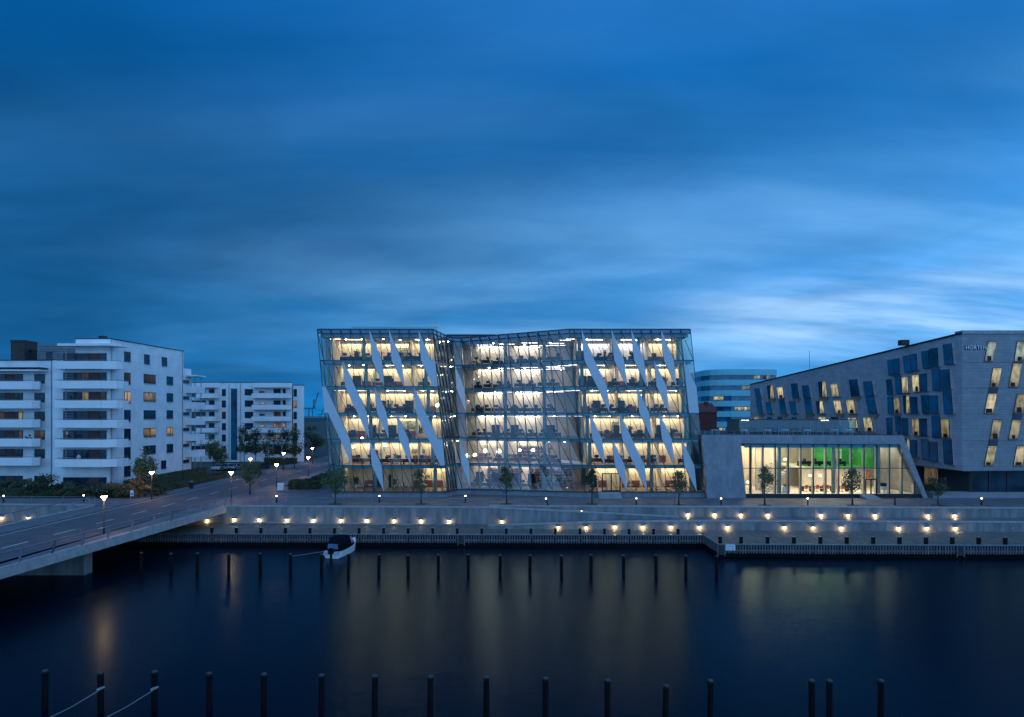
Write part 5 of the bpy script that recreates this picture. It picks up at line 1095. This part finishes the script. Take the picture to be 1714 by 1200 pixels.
for q in [(10, 101, 2.6, 2.3, 'leaf_dark', 'dark wide shrub at the picture edge'), (48, 100, 2.4, 2.4, 'leaf_dark', 'second dark shrub from the picture edge'), (76, 98.5, 2.4, 3.3, 'leaf_dark', 'tall dark shrub before the apartments'), (106, 99, 2.3, 2.2, 'leaf_dark', 'dark shrub below the corner balconies'), (136, 98.5, 2.6, 2.2, 'leaf_dark', 'wide dark shrub below the corner balconies, nearer the road'),
          (165, 98.5, 2.2, 2.0, 'leaf_dark', 'low dark shrub below the corner of the block'), (195, 98.5, 2.2, 2.2, 'leaf_autumn', 'rust-coloured shrub near the sign board'), (226, 97.6, 2.3, 2.9, 'leaf_autumn', 'rust-coloured shrub lit by the street lamp'), (262, 101, 1.8, 1.5, 'leaf_dark', 'low dark shrub beside the lamp post')]: shrub(*q)
def hedge(x0, x1, y0, y1, h, label):
    c = ((x0+x1)/2, (y0+y1)/2, 0); t = thing('hedge', label, 'hedge', c)
    obj('core', MB().box(x0+.12, x1-.12, y0+.12, y1-.12, -.1, h-.12), M['leaf_dark'], t)
    f = MB(); area = (y1-y0)*h*2 + (x1-x0)*(y1-y0) + (x1-x0)*h; n = int(min(5000, area*34))
    for _ in range(n):
        k = random.random()
        p = Vector((random.uniform(x0, x1), random.uniform(y0, y1), random.uniform(0, h)))
        s_ = random.choice('xyzz')
        if s_ == 'x': p.x = random.choice((x0, x1)) + random.gauss(0, .06)
        elif s_ == 'y': p.y = y0 + random.gauss(0, .06)
        else: p.z = h + random.gauss(0, .07)
        a = Vector((random.uniform(-1, 1), random.uniform(-1, 1), random.uniform(-1, 1))).normalized(); b = a.orthogonal().normalized(); s = random.uniform(.08, .18)
        f.add([p - a*s, p + b*s*.5, p + a*s, p - b*s*.5], [(0, 1, 2, 3)])
    obj('foliage', f, M['leaf_dark'], t)
hedge(-58.6, -57.0, 103, 128, 1.9, 'tall dark hedge along the side of the corner apartment block')
hedge(-55.4, -54.2, 106, 130, .95, 'low clipped hedge along the pavement beside the road')
hedge(-78, -55.5, 99.6, 100.8, 1.3, 'long dark hedge below the apartment balconies')
hedge(-35.6, -31.0, 108.5, 112.5, 1.3, 'clipped box hedge beside the white cabinet')
hedge(-34.4, -30.5, 117.0, 124.0, 1.2, 'clipped hedge further along the road near the glass building')
hedge(-37.0, -33.5, 150, 190, 1.6, 'dark hedge far along the road behind the glass building')
hedge(-60, -52.5, 165, 167, 1.4, 'dark hedge before the far apartment block')

# ================================================================ LAMPS
def street_lamp(px, Y, label, h=3.85, x=None):
    x = PX(px, Y) if x is None else x; t = thing('street_lamp', label, 'street lamp', (x, Y, 0), group='street lamps')
    obj('post', MB().tube([(x, Y, -.1), (x, Y, .9), (x, Y, .92), (x, Y, h-.45)], [.085, .085, .06, .05], 8), M['dark_metal'], t, smooth=True)
    obj('lamp_shade', MB().lathe([(.05, h-.46), (.10, h-.34), (.24, h-.17), (.34, h-.07)], 16, (x, Y, 0)), M['street_lamp'], t, smooth=True)
    obj('cap', MB().lathe([(.38, h-.065), (.39, h-.03), (.25, h+.02), (.03, h+.04)], 16, (x, Y, 0)), M['dark_metal'], t, smooth=True)
street_lamp(174, 67.8, 'street lamp standing on the bridge footway')
street_lamp(254, 96.3, 'street lamp beside the shrub coloured by orange lamplight', 3.9)
street_lamp(387, 95.0, 'street lamp at the end of the bridge railing', 4.0)
street_lamp(463, 112, 'street lamp behind the white cabinet'); street_lamp(516, 131, 'street lamp nearest the glass building by the clipped hedge')
street_lamp(475, 146, 'street lamp among the street trees before the far block'); street_lamp(419, 127, 'street lamp near the parked cars'); street_lamp(523, 168, 'farthest street lamp, below the tall dark tree')
def bollard(px, label, lit=True, tilt=0.0, Yb=None):
    Y = Yb or YG(841 if px < 800 else 845.5); x = PX(px, Y)
    t = thing('light_bollard', label, 'bollard', (x, Y, 0), group='light bollards along the promenade')
    sh = lambda z: (x - tilt*z, Y, z)
    obj('post', MB().tube([sh(0), sh(.82)], .10, 10), M['dark_metal'], t, smooth=True)
    obj('lens', MB().tube([sh(.821), sh(.96)], .095, 10), M['bollard_lens' if lit else 'dark_metal'], t, smooth=True)
    obj('cap', MB().tube([sh(.961), sh(1.0)], .115, 10), M['dark_metal'], t, smooth=True)
for px, l, lit, tl, yb in [(6, 'lit bollard at the picture edge below the apartments', 1, 0, 92.5), (140, 'lit bollard between the apartments and the bridge', 1, 0, 93), (463, 'lit bollard on the promenade near the round tree', 1, 0, None), (635, 'lit bollard before the road-side glass wing', 1, 0, None), (779, 'lit bollard before the inner corner of the glass building', 1, 0, None), (917, 'leaning lit bollard before the glass building', 1, .28, None),
                          (1065, 'lit bollard before the entrance door', 1, 0, None), (1207, 'lit bollard before the stone pier of the annex', 1, 0, None), (1352, 'lit bollard before the annex window wall', 1, 0, None), (1498, 'unlit black bollard near the annex steps', 0, 0, None), (1643, 'lit bollard before the stone office building', 1, 0, None)]: bollard(px, l, lit, tl, yb)
def wall_light(px, z, f, label, on=True):
    Y = f(0)
    for _ in range(4): Y = f(PX(px, Y))
    x = PX(px, Y); y = Y - .02
    t = thing('wall_light', label, 'wall light', (x, y, z), group='round lights set in the quay walls')
    obj('housing', MB().prism([(x+.13*math.cos(a*math.pi/8), y, z+.13*math.sin(a*math.pi/8)) for a in range(9)], (0, -.16, 0)), M['steel'], t)
    obj('lens', MB().box(x-.10, x+.10, y-.14, y-.01, z-.045, z-.002), M['wall_lens'] if on else M['sign_white'], t)
    if on:
        ld = bpy.data.lights.new('glow', 'POINT'); ld.energy = 30; ld.color = (1, .64, .28); ld.shadow_soft_size = .05
        lo = bpy.data.objects.new('glow', ld); COL.objects.link(lo); lo.parent = t; lo.location = (0, -.17, -.13)
wl = lambda k, s: f'{nth(k)} round wall light from the bridge, {s}'
wall_light(3, -1.62, A, 'wall light at the picture edge beyond the bridge'); wall_light(47, -1.62, A, 'wall light beyond the bridge nearest the road'); wall_light(347, -1.75, A, 'wall light in shadow under the bridge')
for k, px in enumerate((392, 434, 480, 525, 571, 614, 660, 705, 752, 840)): wall_light(px, -1.62, A, wl(k, 'on the tall promenade wall'))
for k, px in enumerate((932, 978, 1023, 1069)): wall_light(px, -1.72 + k*.12, A, wl(k, 'on the sloping ramp wall'))
wall_light(973, -.52, U, 'single wall light above the upper ramp')
for k, px in enumerate((1151, 1196, 1240, 1285, 1374, 1419, 1464, 1552.6, 1597.4)): wall_light(px, -.88, U, wl(k, 'on the upper wall below the annex'))
for k, px in enumerate((934, 981, 1028.6, 1076, 1123, 1170.6, 1217.7, 1312.7, 1360.5, 1408, 1503.6, 1551, 1599)): wall_light(px, -1.66 if k > 1 else -1.78, B, wl(k, 'on the low wall by the boardwalk'))
wall_light(1693, -1.66, B, 'unlit wall light on the low wall by the picture edge', False)

# ================================================================ QUAY FURNITURE, PILES, BOAT
pr = thing('mooring_post', 'x', 'post')
obj('timber', MB().box(-.14, .14, -.14, .14, -.9, .68), M['pile_collar'], pr); obj('steel_cap', MB().box(-.15, .15, -.15, .15, .68, .72), M['rail'], pr); obj('ring', MB().tube([(-.1, -.15, -.35), (0, -.17, -.42), (.1, -.15, -.35)], .02, 5), M['red'], pr)
xs = [395.4 + 41.1*k for k in range(-1, 19)]
for k, px in enumerate(xs):
    Y = DL(0)
    for _ in range(3): Y = DL(PX(px, Y))
    dup(pr, (PX(px, Y), Y+.06, DZ), 0, f'{nth(k)} timber mooring post from the bridge on the narrow boardwalk', 'mooring posts on the quay edge')
for k in range(12):
    px = 1197 + 44.3*k; Y = DR(30)
    for _ in range(3): Y = DR(PX(px, Y))
    if k == 0: Y = DR(STEPX); 
    dup(pr, (max(STEPX+.16, PX(px, Y)), Y+.16, DZ), 0, f'{nth(k)} timber mooring post from the step on the wide boardwalk', 'mooring posts on the quay edge', 1.12)
def ladder(px, f, label):
    Y = f(PX(px, 78)); x = PX(px, Y); y = Y - .12
    t = thing('quay_ladder', label, 'ladder', (x, y, DZ-1.2), group='ladders in the quay front')
    obj('shade_plate', MB().box(x-.42, x+.42, y-.02, y+.02, DZ-1.15, DZ-.12), M['roof_dark'], t)  # flat dark plate standing in for the shade of an opening
    for s in (-.38, .38): obj('side_rail', MB().box(x+s-.03, x+s+.03, y-.1, y-.04, DZ-1.3, DZ), M['rail'], t)
    for k in range(4): obj('rung', MB().box(x-.36, x+.36, y-.10, y-.05, DZ-.25-k*.28, DZ-.19-k*.28), M['timber'], t)
ladder(772, DL, 'ladder in the narrow quay front, behind the mooring piles'); ladder(1206.5, DR, 'ladder in the quay front beside the white sign'); ladder(1606, DR, 'ladder in the wide quay front near the picture edge')
Y = DR(24); x = PX(1222, Y); t = thing('mooring_sign', 'white sign with blue lettering on the timber quay front', 'sign', (x, Y-.13, DZ-.6))
obj('board', MB().box(x-.52, x+.52, Y-.17, Y-.12, DZ-.68, DZ-.05), M['sign_white'], t)
lt = MB()
for row, (z0, wd) in enumerate(((DZ-.24, [.07]*9), (DZ-.52, [.09, .09, .09, 0, .09, .09, .09]))):
    xx = x - .40
    for w_ in wd:
        if w_: lt.box(xx, xx+w_*.7, Y-.176, Y-.171, z0-.06, z0+.06)
        xx += .8/len(wd)
obj('lettering', lt, M['sign_blue'], t)
def pile(px, Y, ztop, label, lean=0.0, r=.16, g='mooring piles in the water'):
    x = PX(px, Y); t = thing('mooring_pile', label, 'pile', (x, Y, WZ), group=g)
    obj('shaft', MB().tube([(x, Y, WZ-.8), (x + lean, Y, ztop-.22)], [r*1.03, r], 10), M['pile'], t, smooth=True)
    obj('collar', MB().tube([(x+lean, Y, ztop-.22), (x+lean, Y, ztop-.05)], [r*1.08, r*1.08], 10), M['pile_collar'], t, smooth=True)
    obj('cap', MB().lathe([(r*1.1, ztop-.05), (r*.95, ztop), (r*.3, ztop+.05)], 10, (x+lean, Y, 0)), M['pile_cap'], t, smooth=True)
for k, px in enumerate((236, 286, 330, 383, 436, 486.5, 538, 583, 634, 683.5, 733.5, 784, 837, 887, 940, 989.5, 1044, 1098, 1148, 1199)):
    Y = F*(H+1.53)/(231 + (px-330)*.0046); pile(px, Y, -1.53 + random.uniform(-.06, .06), f'{nth(k)} pile from the bridge in the far row of mooring piles', random.uniform(-.04, .04))
for k, (px, py) in enumerate(((75, 1122), (168.6, 1125), (258.4, 1123), (350.7, 1126), (441.5, 1127), (538, 1129), (627, 1130), (720, 1131), (814, 1132), (913, 1134), (1017, 1137), (1113, 1146), (1188.6, 1138), (1359, 1138), (1388.4, 1138), (1474, 1138))):
    Y = F*(H+1.5)/(py-695 + (-8 if px == 1113 else 0)); pile(px, Y, -1.5 - (.25 if px == 1113 else 0), f'{nth(k)} pile, counted from the bridge side, in the near row of piles', .06 if px == 1113 else random.uniform(-.02, .02), .15)
for px, l in ((168.6, 'pale rope tied to the second near pile'), (258.4, 'pale rope tied to the third near pile')):
    Y = 35.0; x = PX(px, Y); ro = MB(); ro.tube([(x, Y-.16, -2.25), (x-.9, Y-1.0, -2.75), (x-2.2, Y-2.2, -3.25), (x-4.2, Y-4.2, -3.9)], .012, 5)
    for k in range(12): a0, a1 = k*math.pi/6, (k+1)*math.pi/6; ro.tube([(x+.175*math.cos(a0), Y+.175*math.sin(a0), -2.2+.05*math.cos(a0)), (x+.175*math.cos(a1), Y+.175*math.sin(a1), -2.2+.05*math.cos(a1))], .024, 5)
    obj('mooring_rope', ro, M['rope'], label=l, cat='rope', at=(x, Y, -2.2))
# boat
bx, by = -19.35, 73.4
BT = thing('motor_boat', 'white motor boat with dark canvas cover moored stern-out at the quay', 'boat', (bx, by, WZ), rad(-11))
secs = [(0, .98, .70, -.25), (1.2, 1.06, .74, -.3), (2.6, 1.08, .82, -.3), (3.8, .95, .95, -.26), (4.8, .62, 1.10, -.15), (5.5, .22, 1.22, .1), (5.75, .03, 1.28, .5)]
hb = MB(); ring = []
for y, w_, zt_, zk in secs: ring.append([(-w_, y, zt_), (-w_*.97, y, zt_-.14), (-w_*.80, y, .05), (0, y, zk), (w_*.80, y, .05), (w_*.97, y, zt_-.14), (w_, y, zt_)])
for q in ring: hb.v += q
nr_ = 7
for i in range(len(ring)-1):
    for k in range(nr_-1): hb.f.append((i*nr_+k, (i+1)*nr_+k, (i+1)*nr_+k+1, i*nr_+k+1))
hb.f.append(tuple(range(nr_)))
def bobj(name, mb, mm, parent=BT, smooth=False):
    mb.v = [(v[0]+bx, v[1]+by, v[2]+WZ) for v in mb.v]; return obj(name, mb, M[mm], parent, smooth=smooth)
hull = bobj('hull', hb, 'hull')
dk = MB()
for i in range(3, len(secs)-1): 
    a, b = secs[i], secs[i+1]; dk.poly((-a[1], a[0], a[2]), (a[1], a[0], a[2]), (b[1], b[0], b[2]), (-b[1], b[0], b[2]))
for i in range(3):
    a, b = secs[i], secs[i+1]
    for s in (-1, 1): dk.poly((s*a[1], a[0], a[2]), (s*(a[1]-.22), a[0], a[2]), (s*(b[1]-.22), b[0], b[2]), (s*b[1], b[0], b[2]))
dk.poly((-.8, .25, .2), (.8, .25, .2), (.8, 3.8, .2), (-.8, 3.8, .2)); dk.poly((-.8, 3.8, .2), (.8, 3.8, .2), (.8, 3.8, .95), (-.8, 3.8, .95)); dk.box(-.98, -.4, 0, .22, .3, .72); dk.box(.4, .98, 0, .22, .3, .72); dk.box(-.4, .4, .1, .25, .1, .45)
bobj('deck', dk, 'hull')
ca = MB(); prof = [(.35, .86, .78, 1.62), (1.0, 1.0, .80, 2.1), (2.2, 1.02, .82, 2.2), (3.1, .96, .86, 2.05), (4.0, .84, .95, 1.25)]
rr = []
for y, w_, z0, z1 in prof: rr.append([(-w_, y, z0), (-w_*.92, y, lerp(z0, z1, .6)), (-w_*.7, y, z1-.04), (0, y, z1), (w_*.7, y, z1-.04), (w_*.92, y, lerp(z0, z1, .6)), (w_, y, z0)])
for q in rr: ca.v += q
for i in range(len(rr)-1):
    for k in range(6): ca.f.append((i*7+k, i*7+k+1, (i+1)*7+k+1, (i+1)*7+k))
ca.f.append(tuple(range(7))[::-1]); ca.f.append(tuple(range(28, 35)))
cv = bobj('canvas_cover', ca, 'canvas')
bobj('rear_window', MB().hexa([(-.66, .30, .95), (.56, .30, .95), (.56, .32, .95), (-.66, .32, .95)], [(-.60, .31, 1.5), (.50, .31, 1.5), (.50, .33, 1.5), (-.60, .33, 1.5)]), 'boat_window', cv)
bobj('side_window', MB().hexa([(1.0, 2.75, 1.2), (1.03, 2.75, 1.2), (.98, 3.25, 1.2), (.94, 3.25, 1.2)], [(.90, 2.5, 1.9), (.95, 2.5, 1.9), (.93, 2.9, 1.9), (.88, 2.9, 1.9)]), 'curtain', cv)
om = MB(); om.box(-.2, .2, -.55, -.05, .55, .95); om.box(-.08, .08, -.35, -.15, -.4, .55); om.lathe([(.2, 0), (.24, .12), (.15, .25), (.03, .28)], 10, (0, -.3, .93)); bobj('outboard_motor', om, 'canvas')
bobj('bow_rail', MB().tube([(-.85, 4.0, 1.0), (-.75, 4.3, 1.45), (-.35, 5.3, 1.65), (.05, 5.7, 1.68), (.4, 5.3, 1.65), (.78, 4.3, 1.45), (.88, 4.0, 1.0)], .022, 6), 'steel')
obj('mooring_line', MB().tube([(PX(487, 65.6), 65.6, -1.75), (PX(512, 69), 69, -2.25), (bx-.85, by+.1, WZ+.75)], .02, 5), M['rope'], label='pale mooring line from a pile to the boat stern', cat='rope', at=(-20, 69, -2.2))
obj('mooring_line', MB().tube([(bx+.55, by+5.75, WZ+1.25), (bx-.2, by+6.2, WZ+1.3), (bx-1.1, DL(bx)+.0, DZ+.4)], .02, 5), M['rope'], label='pale bow line from the boat to the quay', cat='rope', at=(-19, 79, -2.2))

# ================================================================ STREET THINGS
def car(px, Y, rz, paint, label):
    x = PX(px, Y); t = thing('parked_car', label, 'car', (x, Y, -.12), rz, group='cars parked before the far apartments')
    side = [(-2.1, .35), (-2.15, .62), (-2.0, .82), (-1.15, .92), (-.55, 1.38), (.75, 1.42), (1.45, .98), (2.05, .88), (2.15, .6), (2.1, .3)]
    def L_(mb): mb.v = [(v[0]+x, v[1]+Y, v[2]-.12) for v in mb.v]; return mb
    obj('body', L_(MB().prism([(px_, -.85, z) for px_, z in side], (0, 1.7, 0))), M[paint], t)
    for s in (-1, 1): obj('side_glass', L_(MB().prism([(q, s*.855, z) for q, z in ((-1.0, .95), (-.52, 1.32), (.70, 1.36), (1.25, .98))], (0, s*.01, 0))), M['tint_glass'], t)
    obj('windscreen', L_(MB().poly((-1.17, -.75, .94), (-.57, -.68, 1.37), (-.57, .68, 1.37), (-1.17, .75, .94)).poly((1.47, -.75, 1.0), (.79, -.68, 1.41), (.79, .68, 1.41), (1.47, .75, 1.0))), M['tint_glass'], t)
    for a in (-1.3, 1.3):
        for s in (-.8, .8): obj('wheel', L_(MB().prism([(a+.31*math.cos(k*.524), s-.1, .31+.31*math.sin(k*.524)) for k in range(12)], (0, .2, 0))), M['tyre'], t)
    for s in (-.6, .6): obj('headlight', L_(MB().box(-2.17, -2.1, s-.18, s+.18, .62, .76)), M['sign_white'], t)
car(366, 148, rad(95), 'car_white', 'white car parked nearest the tall hedge'); car(379, 148.5, rad(88), 'car_silver', 'silver car parked between a white and a grey car'); car(392.5, 149, rad(91), 'car_silver', 'silver-grey car parked third from the tall hedge'); car(434, 150, rad(60), 'car_dark', 'dark car parked behind the street lamp'); 
x = PX(469.5, 106.5); t = thing('utility_cabinet', 'white utility cabinet beside the clipped hedge', 'cabinet', (x, 106.5, 0)); obj('body', MB().box(x-.5, x+.5, 106.5, 107, .05, 1.2), M['sign_white'], t)
for s in (0, 1): obj('door', MB().box(x-.46+s*.48, x-.02+s*.48, 106.46, 106.5, .12, 1.14), M['sign_white'], t)
obj('base', MB().box(x-.46, x+.46, 106.54, 106.96, 0, .05), M['dark_metal'], t)
x = PX(320.5, 110); t = thing('litter_bin', 'dark litter bin at the end of the low hedge', 'bin', (x, 110, 0)); obj('body', MB().lathe([(.27, 0), (.3, .1), (.3, 1.0), (.28, 1.05)], 12, (x, 110, 0)), M['dark_metal'], t); obj('lid', MB().lathe([(.33, 1.06), (.33, 1.12), (.1, 1.25)], 12, (x, 110, 0)), M['steel'], t)
x = PX(220.5, 96); t = thing('sign_board', 'small white sign board beside the pavement', 'sign', (x, 96, 0)); obj('board', MB().box(x-.27, x+.27, 96, 96.05, .45, 1.25), M['sign_white'], t)
for s in (-.22, .22): obj('leg', MB().box(x+s-.03, x+s+.03, 95.98, 96.07, 0, 1.25), M['steel'], t)
obj('print', MB().box(x-.15, x+.15, 95.985, 95.998, .62, .82), M['sign_blue'], t)
# drainage grilles set flush in the promenade
for k, (px, py) in enumerate(((1292, 839.5), (1325, 841), (1340, 843), (1342, 846), (1383, 839), (1392, 847), (1457, 846.5), (1514, 846.5), (1545, 846), (1580, 842.5), (1620, 843.5), (1653, 846.5))):
    Y = YG(py); x = PX(px, Y); obj('floor_grille', MB().box(x-.5, x+.5, Y-.25, Y+.25, .012, .02), M['brown_panel'], label=f'{nth(k)} dark floor grille in the annex promenade, counted towards the stone office', cat='grille', group='floor grilles in the promenade')
# balcony planters on the white blocks
def planter(px, Y, z, label, dark=True):
    x = PX(px, Y); t = thing('balcony_planter', label, 'planter', (x, Y, z), group='planters on the apartment balconies')
    obj('trough', MB().box(x-.45, x+.45, Y-.15, Y+.15, z, z+.95), M['desk' if dark else 'sign_white'], t)
    f = MB(); leafcloud(f, (x, Y, z+1.2), .55, .25, .4, 120, .10, 6); obj('foliage', f, M['leaf_dark'], t)
for px, Y, k, l in ((150, 100.6, 1, 'planter on the fifth balcony of the corner block'), (122, 100.7, 2, 'planter on the fourth balcony of the corner block'), (168, 100.6, 3, 'planter on the third balcony of the corner block'), (114, 100.7, 4, 'planter on the second balcony of the corner block'), (30, 103.5, 2, 'planter on the upper balcony at the picture edge'), (48, 103.5, 4, 'planter on a lower balcony at the picture edge')): planter(px, Y, ZB[k]+.22, l)
# remove the prototypes that were only copied
for o in protos + TP + [pr]:
    for c in list(o.children): bpy.data.objects.remove(c)
    bpy.data.objects.remove(o)
